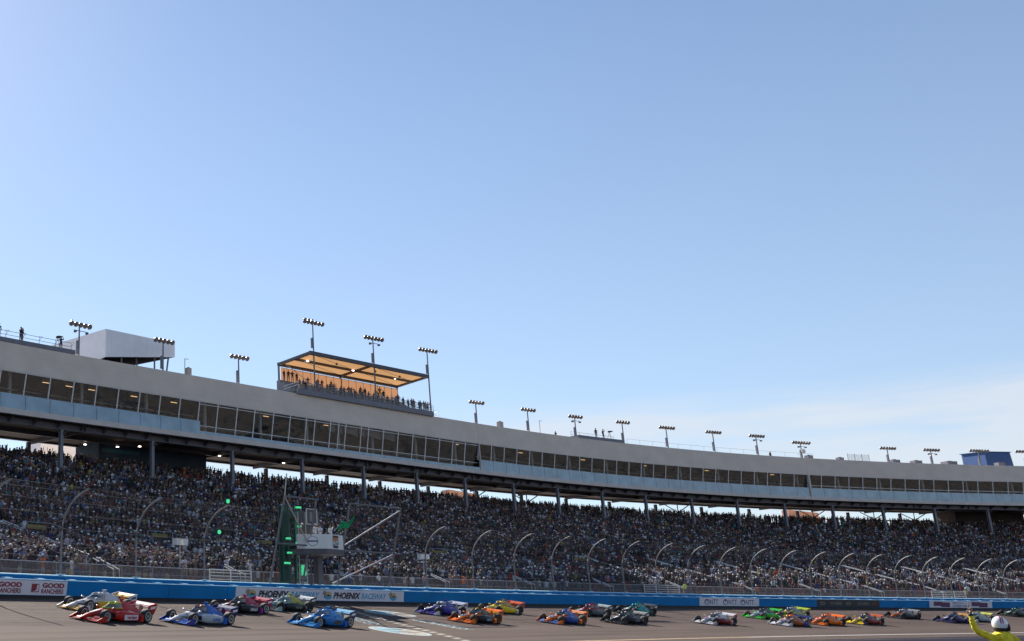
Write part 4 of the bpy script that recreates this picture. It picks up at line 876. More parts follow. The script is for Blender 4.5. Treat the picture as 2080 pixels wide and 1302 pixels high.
cars = [  # s, q, nose, tub, cover, pod, fwing, fend, rwing, rend, frame, ramp, rim, helmet, colour label, pod lettering
 (15.0, -10.5, RD, RD, RD, RD, RD, RD, (.55, .3, .3), RD, LM, RD, RIM, LM, 'bright red race car with lime cockpit frame leading the near lane', ('verizon', 'red')),  # rear wing paled: sky sheen on its top put into the colour
 (18.4, -6.1, CW, CW, CW, GD, GD, CW, GD, CW, CW, GD, (.6, .6, .6), CW, 'white and gold race car leading beside the bright red one', None),
 (21.0, -11.5, CW, (.2, .25, .4), BL, (.5, .53, .58), BL, (.04, .06, .34), NV, NV, DG, BL, RIM, OR, 'blue and white race car directly behind the bright red one', ('XPEL', 'blue')),
 (30.6, -6.8, (.2, .02, .03), CK, PK, CK, PK, CK, PK, PK, DG, (.32, .02, .22), RIM, GD, 'black and crimson race car second in the far lane', ('SIRIUS', 'white')),
 (37.2, -5.4, MT, MT, OL, (.022, .035, .035), DG, MT, (.6, .6, .62), DG, MT, DG, DG, MT, 'pale mint race car with olive engine cover', ('HONDA', 'grey')),
 (31.3, -12.8, (.02, .27, .62), (.015, .22, .56), (.015, .24, .6), (.015, .17, .48), (.02, .27, .62), (.015, .2, .54), (.2, .45, .65), NV, (.03, .2, .55), BL, RIM, (.3, .5, .7), 'all blue race car just left of the finish line', 'oval'),
 (53.7, -7.2, IN, IN, IN, IN, IN, CW, (.5, .52, .62), CW, CW, CW, DG, CW, 'indigo race car with white wing ends right of the finish line', ('HONDA', 'pale')),
 (51.6, -11.65, OR, OR, (.12, .05, .02), CK, OR, OR, OR, OR, DG, OR, (.35, .1, .02), CK, 'orange race car with black side right of the finish line', ('ARROW', 'pale')),
 (63.3, -6.2, YL, YL, (.50, .30, .03), YL, YL, YL, (.7, .12, .03), (.7, .10, .03), YL, CR, DG, YL, 'yellow race car with orange red rear wing', None),
 (62.7, -12.3, OR, OR, BL, (.02, .06, .28), (.1, .16, .4), OR, (.75, .3, .12), OR, DG, OR, (.3, .1, .02), BL, 'orange race car with blue side and blue helmet', ('NTT DATA', 'blue')),
 (74.4, -7.7, (.42, .03, .03), (.35, .02, .02), (.25, .015, .02), (.10, .11, .12), CK, CK, (.4, .45, .42), DG, (.45, .04, .04), DG, DG, RD, 'dark red and charcoal race car behind the orange and blue one', None),
 (71.9, -12.5, CK, CK, CK, (.014, .014, .018), CK, CK, (.3, .3, .26), DG, DG, CK, DG, (.4, .36, .24), 'all black race car in the near lane', ('JOSE', 'grey')),
 (83.7, -6.6, CK, TL, TL, TL, CK, CK, DG, DG, TL, (.01, .05, .05), CK, TL, 'teal and black race car beside the wall', None),
 (85.5, -13.2, CW, CW, CW, (.22, .015, .02), CW, (.55, .45, .45), CW, (.62, .22, .18), DG, (.55, .25, .22), DG, CW, 'white race car with dark red side running alone', None),
 (101.3, -9.45, (.5, .55, .58), (.4, .45, .5), DG, GN, GN, GN, GN, DG, DG, GN, (.4, .33, .28), CK, 'silver and bright green race car', None),
 (108.6, -8.3, YL, (.3, .36, .4), (.25, .3, .34), (.4, .45, .05), LM, YL, LM, YL, (.3, .36, .4), LM, DG, (.4, .45, .5), 'grey and acid yellow race car partly hidden by the copper one', None),
 (96.6, -14.4, CW, (.45, .14, .04), (.45, .12, .03), (.42, .10, .02), CW, CW, NV, (.03, .05, .32), OR, (.03, .05, .35), (.5, .45, .42), OR, 'copper and blue race car with white nose', None),
 (104.1, -14.0, OR, OR, (.7, .13, .01), OR, OR, OR, OR, OR, OR, OR, CK, OR, 'all orange race car behind the copper and blue one', None),
 (112.3, -13.75, YL, NV, NV, (.25, .03, .03), YL, NV, (.5, .10, .02), (.4, .05, .03), NV, (.35, .04, .02), CK, YL, 'navy race car with yellow nose and red side', None),
 (129.1, -9.3, OR, CK, (.2, .2, .21), DG, DG, CK, GY, CK, GY, CK, CK, CW, 'black and grey race car with orange nose below the purple banner', None),
 (132.6, -12.7, (.05, .03, .14), (.04, .02, .11), (.04, .02, .12), (.05, .025, .13), NV, NV, (.5, .25, .05), NV, NV, NV, CK, NV, 'dark purple race car left of the raised hand', None),
 (139.2, -11.9, (.45, .5, .5), GN, (.4, .42, .42), (.4, .43, .44), CW, CW, (.6, .6, .1), DG, (.3, .5, .3), CW, DG, CW, 'white and green race car behind the raised arm', None),
 (156.8, -7.45, (.03, .12, .05), (.03, .08, .04), CK, (.04, .08, .05), CK, CK, DG, DG, DG, CK, CK, GN, 'dark green race car cut by the right picture edge', None),
]
tcol = {'red': mat('red lettering', (.5, .02, .02)), 'blue': mat('blue lettering', (.03, .14, .45)), 'white': M['whiteprint'], 'grey': M['greyprint'], 'pale': mat('pale lettering', (.42, .42, .48))}
def build_car(s, q, nose, tub, cover, pod, fwg, fe, rwg, re_, frm, rmp, rm, hel, lab, txt):
    t = float(th(s)); bank = math.atan(BANK)
    m = Matrix.Translation(trk(s, q + .93, .004)) @ Matrix.Rotation(t + math.pi, 4, 'Z') @ Matrix.Rotation(-bank, 4, 'X')
    o = thing('race_car', lab, 'race car', group='open wheel race cars running in two lanes'); o.matrix_world = m
    def part(nm, key, c):
        p = link(nm, CM[key], o)
        if c is not None: setm(p, paint(c))
        return p
    part('nose', 'nose', nose); part('cockpit_tub', 'cockpit_tub', tub); part('engine_cover', 'engine_cover', cover)
    pl = part('sidepod', 'sidepodL', pod); pr = part('sidepod', 'sidepodR', pod); part('air_inlet', 'inlet', None)
    part('wheel_guard', 'rampL', rmp); part('wheel_guard', 'rampR', rmp); part('underfloor', 'underfloor', None)
    part('front_wing', 'front_wing', fwg); part('wing_endplate', 'fendL', fe); part('wing_endplate', 'fendR', fe)
    part('rear_wing', 'rear_wing', rwg); part('rear_endplate', 'rendL', re_); part('rear_endplate', 'rendR', re_)
    f = part('screen_frame', 'screen_frame', frm); link('screen', CM['screen'], f)
    part('cockpit_opening', 'cockpit_opening', None); part('camera_pod', 'camera_pod', cover if cover != CK else None)
    part('mirror', 'mirrorL', nose); part('mirror', 'mirrorR', nose)
    for i, (x, sg, r, w) in enumerate(WH):
        part('suspension', 'susp%d' % i, None)
        wo = bpy.data.objects.new('wheel', None); COL.objects.link(wo); wo.parent = o; wo.location = (x, sg * (.80 if x > 0 else .775), r); wo.rotation_euler = (0, random.uniform(0, 1), 0)
        k = 'F' if x > 0 else 'R'; link('tyre', CM['tyre' + k], wo); ri = link('rim', CM['rim' + k], wo); setm(ri, paint(rm))
    if txt:
        def side(sg):
            def fn(x, z):
                y = np.interp(x, [-1.0, -.5, .1, .45], [.80, .892, .883, .80]); return (x, sg * (y + .012), z)
            return fn
        for sg, p in ((1, pl), (-1, pr)):
            fn = side(sg)
            if txt == 'oval':
                poly('logo_oval', [(-.3 + .42 * math.cos(a), .31 + .12 * math.sin(a)) for a in np.linspace(0, 6.28, 21)[:-1]], fn, M['screen'], p); continue
            body, tc_ = txt
            if body == 'verizon':
                f2 = side(sg); quad = [(.2, .16), (-.85, .14), (-.85, .36), (.2, .40)]
                mbq = MB(); xs = np.linspace(.22, -.85, 8); mbq.add([p_ for x in xs for p_ in ((f2(x, .15)), (f2(x, .40)))], [(2 * i, 2 * i + 1, 2 * i + 3, 2 * i + 2) for i in range(7)]); mbq.build('side_decal', M['bannerwhite'], p)
                fn = lambda x, z, f=f2, sg=sg: (f(x, z)[0], f(x, z)[1] + sg * .008, z)
            x0, x1 = (.05, -.72) if sg > 0 else (-.72, .05)
            letters('lettering', body, fn, x0, x1, .20, .37, tcol[tc_], p, .1, .03)
    lum = lambda c: .3 * c[0] + .6 * c[1] + .1 * c[2]
    for sg, rp in ((1, 'rendL'), (-1, 'rendR')):      # plain contrasting stripes on cover, nose and wing ends
        dk = M['whiteprint'] if lum(cover) < .2 else M['blackprint']
        ec = [c for c in o.children if c.name.startswith('engine_cover')][0]
        pts = [(x, sg * (np.interp(x, [-1.6, -1.15, -.7, -.36], [.19, .27, .325, .35]) + .012), z) for x, z in ((-.62, .50), (-1.12, .42), (-1.12, .47), (-.62, .57))]
        MB().add(pts, [(0, 1, 2, 3)]).build('side_decal', dk, ec)
        ep = [c for c in o.children if c.name.startswith('rear_endplate')][0 if sg > 0 else 1]
        MB().add([(x, sg * .745, z) for x, z in ((-1.86, .66), (-2.26, .72), (-2.26, .84), (-1.86, .78))], [(0, 1, 2, 3)]).build('endplate_decal', M['whiteprint'] if lum(re_) < .2 else M['navyprint'], ep)
    nz_o = [c for c in o.children if c.name.startswith('nose')][0]
    MB().add([(1.9, -.05, .437), (1.9, .05, .437), (1.25, .09, .572), (1.25, -.09, .572)], [(0, 1, 2, 3)]).build('nose_decal', M['whiteprint'] if lum(nose) < .25 else M['navyprint'], nz_o)
    d = link('person', HELM); d.matrix_world = m; setm(d, paint(hel))
    hn = {LM: 'lime', CW: 'white', OR: 'orange', GD: 'gold', CK: 'black', BL: 'blue', YL: 'yellow', RD: 'red', TL: 'teal', MT: 'mint', NV: 'navy', GN: 'green'}.get(hel, 'pale')
    short = lab.split(' race car')[0]
    tag(d, 'driver with %s helmet sitting in the %s race car' % (hn, short if short not in ('orange',) else short + ' ' + lab.split('race car ')[1].split(' right')[0]), 'person', 'drivers in the race cars')
for c in cars: build_car(*c)

# ================================================================== PEOPLE
def skin_mesh(name, J, E_, mats, region, sub=1, root=None):
    """One continuous body grown round a skeleton; each face takes the material of the region it lies in."""
    names = list(J); idx = {n: i for i, n in enumerate(names)}
    me = bpy.data.meshes.new('skeleton'); me.from_pydata([J[n][0] for n in names], [(idx[a], idx[b]) for a, b in E_], [])
    ob = bpy.data.objects.new('skeleton', me); COL.objects.link(ob)
    md = ob.modifiers.new('s', 'SKIN'); md.use_smooth_shade = True
    if sub: ob.modifiers.new('d', 'SUBSURF').levels = sub
    sk = me.skin_vertices[0].data
    for i, n in enumerate(names):
        r = J[n][1]; sk[i].radius = r if isinstance(r, tuple) else (r, r); sk[i].use_root = (n == (root or names[0]))
    bpy.context.view_layer.update(); dg = bpy.context.evaluated_depsgraph_get()
    out = bpy.data.meshes.new_from_object(ob.evaluated_get(dg)); out.name = name
    bpy.data.objects.remove(ob); bpy.data.meshes.remove(me)
    out.materials.clear()
    for m in mats: out.materials.append(m)
    for p in out.polygons: p.material_index = region(p.center); p.use_smooth = True
    return out
POSES = {  # elbow, hand per side, in metres from the ground, facing -y
 'arms down': (((.25, .02, 1.14), (.24, -.06, .88)), ((-.25, .02, 1.14), (-.24, -.06, .88))),
 'clapping': (((.25, -.08, 1.16), (.03, -.32, 1.28)), ((-.25, -.08, 1.16), (-.03, -.32, 1.28))),
 'holding up a phone': (((.27, -.18, 1.30), (.06, -.36, 1.62)), ((-.25, -.12, 1.20), (-.04, -.34, 1.60))),
 'shading the eyes': (((.32, -.16, 1.42), (.10, -.16, 1.68)), ((-.25, .02, 1.14), (-.24, -.06, .88))),
 'one arm raised': (((.28, -.04, 1.62), (.26, -.10, 1.92)), ((-.25, .0, 1.14), (-.22, -.10, .92))),
 'both arms raised': (((.30, -.04, 1.60), (.34, -.06, 1.90)), ((-.30, -.04, 1.60), (-.32, -.06, 1.92))),
 'hands on hips': (((.36, .04, 1.16), (.19, -.06, 1.02)), ((-.36, .04, 1.16), (-.19, -.06, 1.02))),
 'arms folded': (((.26, -.08, 1.17), (.0, -.20, 1.22)), ((-.26, -.08, 1.17), (.02, -.22, 1.18))),
}
def body(pose, skin, pants, hair, shorts=False, sub=1):
    (el, hl), (er, hr) = POSES[pose]
    J = {'pelvis': ((0, 0, .96), (.155, .115)), 'belly': ((0, 0, 1.14), (.15, .11)), 'chest': ((0, 0, 1.34), (.17, .11)), 'neck': ((0, -.005, 1.49), .058), 'chin': ((0, -.03, 1.575), (.07, .08)), 'crown': ((0, -.01, 1.69), (.082, .09)), 'top': ((0, 0, 1.745), .05)}
    E_ = [('pelvis', 'belly'), ('belly', 'chest'), ('chest', 'neck'), ('neck', 'chin'), ('chin', 'crown'), ('crown', 'top')]
    for sg, n, e, h in ((1, 'l', el, hl), (-1, 'r', er, hr)):
        J['sh' + n] = ((sg * .19, 0, 1.42), .065); J['el' + n] = (e, .048); J['wr' + n] = (tuple(np.array(e) * .18 + np.array(h) * .82), .036); J['ha' + n] = (h, .042)
        J['hi' + n] = ((sg * .10, 0, .86), .095); J['kn' + n] = ((sg * .11, -.03, .49), .065); J['an' + n] = ((sg * .12, .02, .09), .047); J['to' + n] = ((sg * .13, -.15, .045), .045)
        E_ += [('chest', 'sh' + n), ('sh' + n, 'el' + n), ('el' + n, 'wr' + n), ('wr' + n, 'ha' + n), ('pelvis', 'hi' + n), ('hi' + n, 'kn' + n), ('kn' + n, 'an' + n), ('an' + n, 'to' + n)]
    els = [(Vector(el), Vector(hl)), (Vector(er), Vector(hr))]
    def reg(c):
        if c.z > 1.50 and abs(c.x) < .13 and c.y > -.16: return 3 if (c.z > 1.68 or (c.y > .015 and c.z > 1.55)) else 1
        for e, h in els:
            d = (h - e); t = (c - e).dot(d) / d.length_squared
            if t > .05 and (c - e - d * min(1, max(0, t))).length < .085: return 1
        if c.z < .10: return 3
        if c.z < .94: return 1 if (shorts and c.z < .5) else 2
        return 0
    return skin_mesh('person', J, E_, [M['shirt'], M[skin], M[pants], M[hair]], reg, sub, 'pelvis')
tmpl = []
PZ = ['clapping', 'holding up a phone', 'arms down', 'shading the eyes', 'clapping', 'one arm raised', 'both arms raised', 'hands on hips', 'holding up a phone', 'arms folded', 'clapping', 'arms down', 'holding up a phone', 'clapping']
for k, p in enumerate(PZ):
    tmpl.append((p, body(p, 'skindark' if k % 6 == 5 else 'skin', ['jeans', 'khaki', 'blackcloth', 'jeans'][k % 4], ['hairdark', 'hairbrown'][k % 2], shorts=k % 3 == 1)))
CAPM = MB(); CAPM.loft([[(r * math.cos(a), r * 1.08 * math.sin(a) - .008, z) for a in np.linspace(0, 2 * math.pi, 11)[:-1]] for r, z in ((.104, 1.672), (.106, 1.70), (.088, 1.765), (.035, 1.795))])
CAPM.add([(-.085, -.07, 1.675), (.085, -.07, 1.675), (.06, -.22, 1.66), (-.06, -.22, 1.66), (-.085, -.07, 1.69), (.085, -.07, 1.69), (.06, -.22, 1.672), (-.06, -.22, 1.672)], [(0, 1, 2, 3), (4, 5, 6, 7), (1, 2, 6, 5), (2, 3, 7, 6), (3, 0, 4, 7)])
CAPM = CAPM.mesh('cap', M['capcloth'], True)
PAL = [('black', (.012, .012, .014), 26), ('navy', (.014, .018, .06), 15), ('charcoal', (.035, .035, .038), 11), ('grey', (.12, .12, .13), 8), ('white', (.58, .58, .62), 11), ('pale blue', (.13, .19, .33), 6), ('royal blue', (.015, .05, .26), 7), ('red', (.28, .018, .02), 3), ('maroon', (.09, .012, .02), 3), ('orange', (.55, .10, .01), 1.2), ('teal', (.02, .20, .24), 2), ('green', (.02, .09, .045), 2), ('tan', (.26, .21, .15), 3), ('pink', (.36, .17, .21), 1.6), ('yellow', (.45, .34, .04), .8), ('purple', (.08, .03, .15), 2)]
PAL = [(n, tuple(v * (.9 if n in ('white', 'pale blue', 'red', 'orange', 'teal', 'yellow', 'pink') else .42) for v in c), w) for n, c, w in PAL]
PW = np.array([p[2] for p in PAL], float); PW /= PW.sum()
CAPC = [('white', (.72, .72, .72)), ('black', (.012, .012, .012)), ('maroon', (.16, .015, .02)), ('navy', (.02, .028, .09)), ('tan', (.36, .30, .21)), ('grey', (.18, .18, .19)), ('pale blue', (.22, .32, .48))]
def person(loc, rz, label, shirt, group=None, pose=None, capc=None, scale=1.0, k=None):
    if k is None: k = random.choice([i for i, t in enumerate(tmpl) if t[0] == pose]) if pose else random.randrange(len(tmpl))
    o = link('person', tmpl[k][1]); o.location = loc; o.rotation_euler = (0, 0, rz); o.scale = (scale,) * 3; o.color = (*shirt, 1)
    tag(o, label, 'person', group)
    if capc is not None:
        c = link('cap', CAPM, o); c.color = (*capc, 1)
    return o

# --- where every spectator stands
places = []
for i in range(NROW):
    f = i / NROW; a, b = 3 + 34 * f, 196 + 78 * f
    for s in np.arange(a, b, .56):
        if in_aisle(s, .8 if i < 18 else .55): continue
        if 12 <= i <= 14 and any(abs(s - v) < 1.5 for v in (32.6, 45.3, 57.9, 83, 108)): continue
        full = .93
        if s > 95 and i < 24: full = .93 - .45 * min(1, (s - 95) / 30) * (1 - i / 30)
        if i < 3: full *= .75
        # patches of empty seats
        full *= .80 + .25 * math.sin(s * .31 + i * .9) * math.sin(s * .11 - i * .4) if s > 90 and i < 24 else 1
        full *= 1 - .55 * max(0, math.sin(s * .83 + i * .37 + 1.3) * math.sin(s * .29 - i * .61) - .45) * (1 if i < 30 else .5)     # clumps and gaps
        if rng.random() > full: continue
        ss = s + rng.uniform(-.12, .12)
        places.append((ss, rq(i, ss) + .30 + rng.uniform(-.08, .1), rowz(rows[i]), i))
places = np.array(places)
xyz = W(places[:, 0], places[:, 1], places[:, 2])
depth = xyz[:, 1] * math.cos(R(15.94)) + (xyz[:, 2] + 1 - EYE) * math.sin(R(15.94))
px = 350 + 2114 * xyz[:, 0] / depth
inview = (px > 4) & (px < 2076)
order = np.argsort(np.where(inview, np.hypot(xyz[:, 0], xyz[:, 1]), 1e9))
NEAR = 226
near = order[:NEAR]; rest = order[NEAR:]
ordn = ['front', 'second', 'third', 'fourth', 'fifth', 'sixth', 'seventh', 'eighth', 'ninth', 'tenth', 'eleventh', 'twelfth']
used = {}
near = sorted(near, key=lambda j: (places[j, 3], places[j, 0]))
def place_word(s):
    k = int(np.searchsorted([9.3, 14.6, 21.0, 27.7, 34.5, 41.6, 45.4, 49.6, 56.2], s))
    return ['at picture edge', 'at picture edge', 'by leftmost post', 'behind the leaders', 'above blue-white car', 'left of flag stand', 'behind signal tower', 'behind flag stand', 'behind right frame', 'right of flag stand'][k]
for j in near:
    s, q, z, i = places[j]; i = int(i)
    ci = int(rng.choice(len(PAL), p=PW)); k = int(rng.integers(len(tmpl))); cc = int(rng.integers(len(CAPC))) if rng.random() < .5 else None
    lab = '%s shirt spectator, %s, %s, %s row, %s' % (PAL[ci][0], (CAPC[cc][0] + ' cap') if cc is not None else 'bareheaded', tmpl[k][0], ordn[i] if i < 12 else 'upper', place_word(s))
    n = used.get(lab, 0); used[lab] = n + 1
    if n:                                  # a twin: change the cap until the description is its own
        for cc2 in range(len(CAPC)):
            lab2 = '%s shirt spectator, %s cap, %s, %s row, %s' % (PAL[ci][0], CAPC[cc2][0], tmpl[k][0], ordn[i] if i < 12 else 'upper', place_word(s))
            if lab2 not in used: lab = lab2; cc = cc2; used[lab] = 1; break
    jit = rng.uniform(-.25, .25, 3) * .12
    col = tuple(np.clip(np.array(PAL[ci][1]) * (1 + jit * 3), .008, .8))
    person(w1(s, q, z), float(th(s)) + rng.normal(-.25, .35), lab, col, 'spectators in the nearest rows of the stand', None, CAPC[cc][1] if cc is not None else None, rng.uniform(.93, 1.05), k)

# --- the rest of the crowd: real figures joined into one mass
def lowposes():
    out = []
    def tri(vs, fs):
        r = []
        for f in fs:
            for a in range(1, len(f) - 1): r.append((f[0], f[a], f[a + 1]))
        return np.array(vs, float), r
    for p in ('clapping', 'holding up a phone', 'arms down', 'shading the eyes', 'one arm raised', 'hands on hips', 'both arms raised', 'clapping', 'arms down', 'arms folded'):
        mb = MB(); (el, hl), (er, hr) = POSES[p]; reg = []
        def mark(k): reg.extend([k] * (len(mb.f) - len(reg)))
        mb.loft([[(rx * math.cos(a), ry * math.sin(a), z) for a in np.linspace(0, 2 * math.pi, 7)[:-1]] for rx, ry, z in ((.19, .12, .9), (.19, .125, 1.12), (.23, .13, 1.38), (.10, .08, 1.5))], cap=False); mark(0)
        mb.loft([[(rx * math.cos(a), ry * math.sin(a) + dy, z) for a in np.linspace(0, 2 * math.pi, 5)[:-1]] for rx, ry, dy, z in ((.17, .10, 0, .02), (.19, .12, 0, .92))], cap=False); mark(2)
        mb.loft([[(r * math.cos(a), r * 1.1 * math.sin(a) - .01, z) for a in np.linspace(0, 2 * math.pi, 7)[:-1]] for r, z in ((.055, 1.48), (.085, 1.56), (.098, 1.65))], cap=False); mark(1)
        mb.loft([[(r * math.cos(a), r * 1.12 * math.sin(a) - .008, z) for a in np.linspace(0, 2 * math.pi, 7)[:-1]] for r, z in ((.108, 1.65), (.10, 1.72), (.045, 1.785))], cap=False); mb.add([(.045 * math.cos(a), .05 * math.sin(a), 1.785) for a in np.linspace(0, 2 * math.pi, 7)[:-1]], [tuple(range(6))]); mark(3)
        mb.add([(-.09, -.08, 1.66), (.09, -.08, 1.66), (.06, -.22, 1.645), (-.06, -.22, 1.645)], [(0, 1, 2, 3)]); mark(4)
        for sg, e, h in ((1, el, hl), (-1, er, hr)):
            mb.tube([(sg * .21, 0, 1.43), tuple(np.array((sg * .21, 0, 1.43)) * .35 + np.array(e) * .65)], [.06, .052], 3, cap=False); mark(0)
            mb.tube([tuple(np.array((sg * .21, 0, 1.43)) * .4 + np.array(e) * .6), e, h], [.05, .045, .036], 3, cap=False); mark(1)
        vs, fs = tri(mb.v, mb.f); rg = []
        for f, r_ in zip(mb.f, reg): rg += [r_] * (len(f) - 2)
        out.append((vs.astype(np.float32), np.array(fs, np.int32), np.array(rg)))
    return out
LP = lowposes()
V, F, C = [], [], []; off = 0
SK = np.array([(.21, .125, .092), (.17, .097, .07), (.25, .155, .12), (.085, .05, .036)]); PT = np.array([(.02, .03, .06), (.01, .01, .011), (.12, .09, .06), (.025, .025, .03)]); HR = np.array([(.02, .015, .012), (.10, .055, .03), (.02, .02, .02), (.3, .2, .1)])
palc = np.array([p[1] for p in PAL]); capc_ = np.array([c[1] for c in CAPC])
for j in rest:
    s, q, z, i = places[j]
    if i > 40 and rng.random() < .06: continue
    vs, fs, rg = LP[int(rng.integers(len(LP)))]
    a = float(th(s)) + rng.normal(-.25, .4); sc_ = rng.uniform(.9, 1.06); ca, sa = math.cos(a), math.sin(a)
    x, y, zz = xyz[j]
    wd = rng.uniform(.9, 1.2)
    v = np.stack([x + (vs[:, 0] * wd * ca - vs[:, 1] * sa) * sc_, y + (vs[:, 0] * wd * sa + vs[:, 1] * ca) * sc_, z + vs[:, 2] * sc_], 1)
    sh = np.clip(palc[rng.choice(len(PAL), p=PW)] * rng.uniform(.75, 1.2), .006, .78); cap = rng.random() < (.78 if i < 15 else .25)  # more caps in lower rows, brightening the sunlit band by colour
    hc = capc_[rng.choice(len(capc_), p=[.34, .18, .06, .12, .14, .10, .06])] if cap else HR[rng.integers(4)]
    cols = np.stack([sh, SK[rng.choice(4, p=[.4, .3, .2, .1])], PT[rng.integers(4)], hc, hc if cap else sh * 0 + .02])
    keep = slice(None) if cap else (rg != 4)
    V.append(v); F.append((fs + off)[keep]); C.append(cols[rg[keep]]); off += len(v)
V = np.concatenate(V).astype(np.float32); F = np.concatenate(F); C = np.concatenate(C)
me = bpy.data.meshes.new('crowd'); me.vertices.add(len(V)); me.vertices.foreach_set('co', V.ravel())
me.loops.add(len(F) * 3); me.loops.foreach_set('vertex_index', F.ravel().astype(np.int32)); me.polygons.add(len(F))
me.polygons.foreach_set('loop_start', np.arange(0, len(F) * 3, 3, dtype=np.int32)); me.polygons.foreach_set('loop_total', np.full(len(F), 3, np.int32))
me.update(calc_edges=True)
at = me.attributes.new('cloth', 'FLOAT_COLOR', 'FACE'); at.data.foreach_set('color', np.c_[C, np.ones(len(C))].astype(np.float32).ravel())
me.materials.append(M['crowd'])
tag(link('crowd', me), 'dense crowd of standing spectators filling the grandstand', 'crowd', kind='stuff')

# --- people on the roof terrace, the platforms, the flag stand and the walkway
def cname(c): return min(PAL, key=lambda p: sum((a - b) ** 2 for a, b in zip(p[1], c)))[0]
def pcol(n): return next(p[1] for p in PAL if p[0] == n)
ter = [(86.9, 0.6, -1, 'black', 'arms folded'),
       (88.0, 0.6, -1, 'navy', 'arms down'),
       (89.9, 0.3, -1, 'pale blue', 'clapping'),
       (90.6, 0.4, -1, 'orange', 'arms down'),
       (91.6, 0.3, -1, 'charcoal', 'holding up a phone'),
       (92.2, 0.4, -1, 'navy', 'arms folded'),
       (93.3, 0.4, -1, 'white', 'clapping'),
       (94.1, 0.3, -1, 'grey', 'arms down'),
       (94.9, 0.5, -1, 'black', 'hands on hips'),
       (96.1, 0.3, -1, 'navy', 'holding up a phone'),
       (96.8, 0.4, -1, 'charcoal', 'arms down'),
       (98.2, 0.3, -1, 'maroon', 'shading the eyes'),
       (99.4, 0.3, -1, 'navy', 'arms folded'),
       (101.3, 0.3, -1, 'grey', 'arms folded'),
       (102.1, 0.4, -1, 'white', 'arms down'),
       (104.0, 0.3, -1, 'white', 'clapping'),
       (104.8, 0.4, -1, 'pale blue', 'arms down'),
       (106.3, 0.3, -1, 'charcoal', 'hands on hips'),
       (107.4, 0.4, -1, 'maroon', 'arms down'),
       (108.0, 0.3, -1, 'black', 'holding up a phone'),
       (108.7, 0.5, -1, 'navy', 'arms folded'),
       (109.6, 0.3, -1, 'navy', 'shading the eyes'),
       (109.0, 0.9, -1, 'black', 'arms down'),
       (110.1, 0.5, -1, 'black', 'arms down'),
       (110.6, 0.3, -1, 'charcoal', 'hands on hips'),
       (111.0, 0.3, -1, 'white', 'arms folded'),
       (111.5, 0.4, -1, 'purple', 'holding up a phone'),
       (87.4, 0.4, -1, 'royal blue', 'arms folded'),
       (92.8, 0.6, -1, 'tan', 'clapping'),
       (97.5, 0.9, -1, 'red', 'arms folded'),
       (100.6, 0.5, -1, 'black', 'holding up a phone'),
       (103.2, 0.4, -1, 'navy', 'clapping'),
       (105.5, 0.5, -1, 'grey', 'shading the eyes'),
       (88.6, 6.1, 5, 'black', 'arms down'),
       (89.4, 6.1, 5, 'charcoal', 'arms folded'),
       (90.1, 6.1, 5, 'maroon', 'clapping'),
       (90.9, 6.1, 5, 'black', 'arms down'),
       (91.6, 4.5, 3, 'navy', 'arms folded'),
       (92.6, 3.7, 2, 'grey', 'clapping'),
       (93.4, 4.5, 3, 'maroon', 'clapping'),
       (94.2, 4.5, 3, 'black', 'arms folded'),
       (95.0, 2.9, 1, 'red', 'arms down'),
       (95.8, 3.7, 2, 'white', 'holding up a phone'),
       (96.6, 5.3, 4, 'black', 'arms folded'),
       (97.9, 2.9, 1, 'tan', 'clapping'),
       (98.6, 3.7, 2, 'charcoal', 'hands on hips'),
       (100.0, 2.9, 1, 'navy', 'arms folded'),
       (101.6, 4.5, 3, 'maroon', 'arms folded'),
       (102.5, 4.5, 3, 'charcoal', 'arms down'),
       (103.4, 2.9, 1, 'white', 'clapping'),
       (104.3, 3.7, 2, 'black', 'shading the eyes'),
       (105.3, 5.3, 4, 'grey', 'arms folded'),
       (106.2, 4.5, 3, 'black', 'arms down'),
       (106.9, 6.1, 5, 'tan', 'arms folded'),
       (107.6, 2.9, 1, 'navy', 'clapping'),
       (108.4, 3.7, 2, 'black', 'arms folded'),
       (109.2, 4.5, 3, 'maroon', 'arms down')]
for k, (s, q, dz, c, p) in enumerate(ter):
    spot = 'left end' if s < 90 else 'left part' if s < 95 else 'middle' if s < 103 else 'right part' if s < 109.5 else 'open right end'
    lab = '%s top, %s, terrace %s, %s' % (c, p, spot, 'at front rail' if dz < 0 else 'on top bleacher' if dz > 4 else 'on a bleacher step')
    person(PP(s, q, 33.43 + dz * .45 if dz >= 0 else 32.98), float(th(s)) + random.uniform(-.6, .3), lab, pcol(c), 'people watching from the roof terrace', p, None, random.uniform(.95, 1.06))
for s, q, c, p, lab in ((44.9, .9, 'navy', 'arms down', 'person in navy on the left camera platform at the picture edge'), (47.3, .8, 'black', 'holding up a phone', 'person in black and white filming from the left camera platform'), (47.7, 1.3, 'navy', 'arms folded', 'second person standing close behind on the left camera platform'), (52.3, 1.3, 'charcoal', 'holding up a phone', 'camera operator in grey beside the tripod camera at the platform end'),
                        (150.2, 1.0, 'black', 'arms down', 'person in black on the middle roof camera platform, the left of two'), (152.0, 1.1, 'charcoal', 'shading the eyes', 'person in dark grey on the middle roof camera platform, the right of two')):
    person(PP(s, q, 32.95), float(th(s)) + random.uniform(-.5, .2), lab, pcol(c), 'camera crew on the roof', p, (.03, .03, .04), 1.04)
person(PP(190.4, 1.2, 31.7), float(th(190)), 'lone person in black standing on the roof near the joint in the parapet', pcol('black'), None, 'arms down', None, 1.05)
person(PP(140.6, 1.0, 31.6), float(th(140)), 'person in dark clothes half hidden by the parapet beside a thin lamp post', pcol('navy'), None, 'arms folded', None, 1.0)
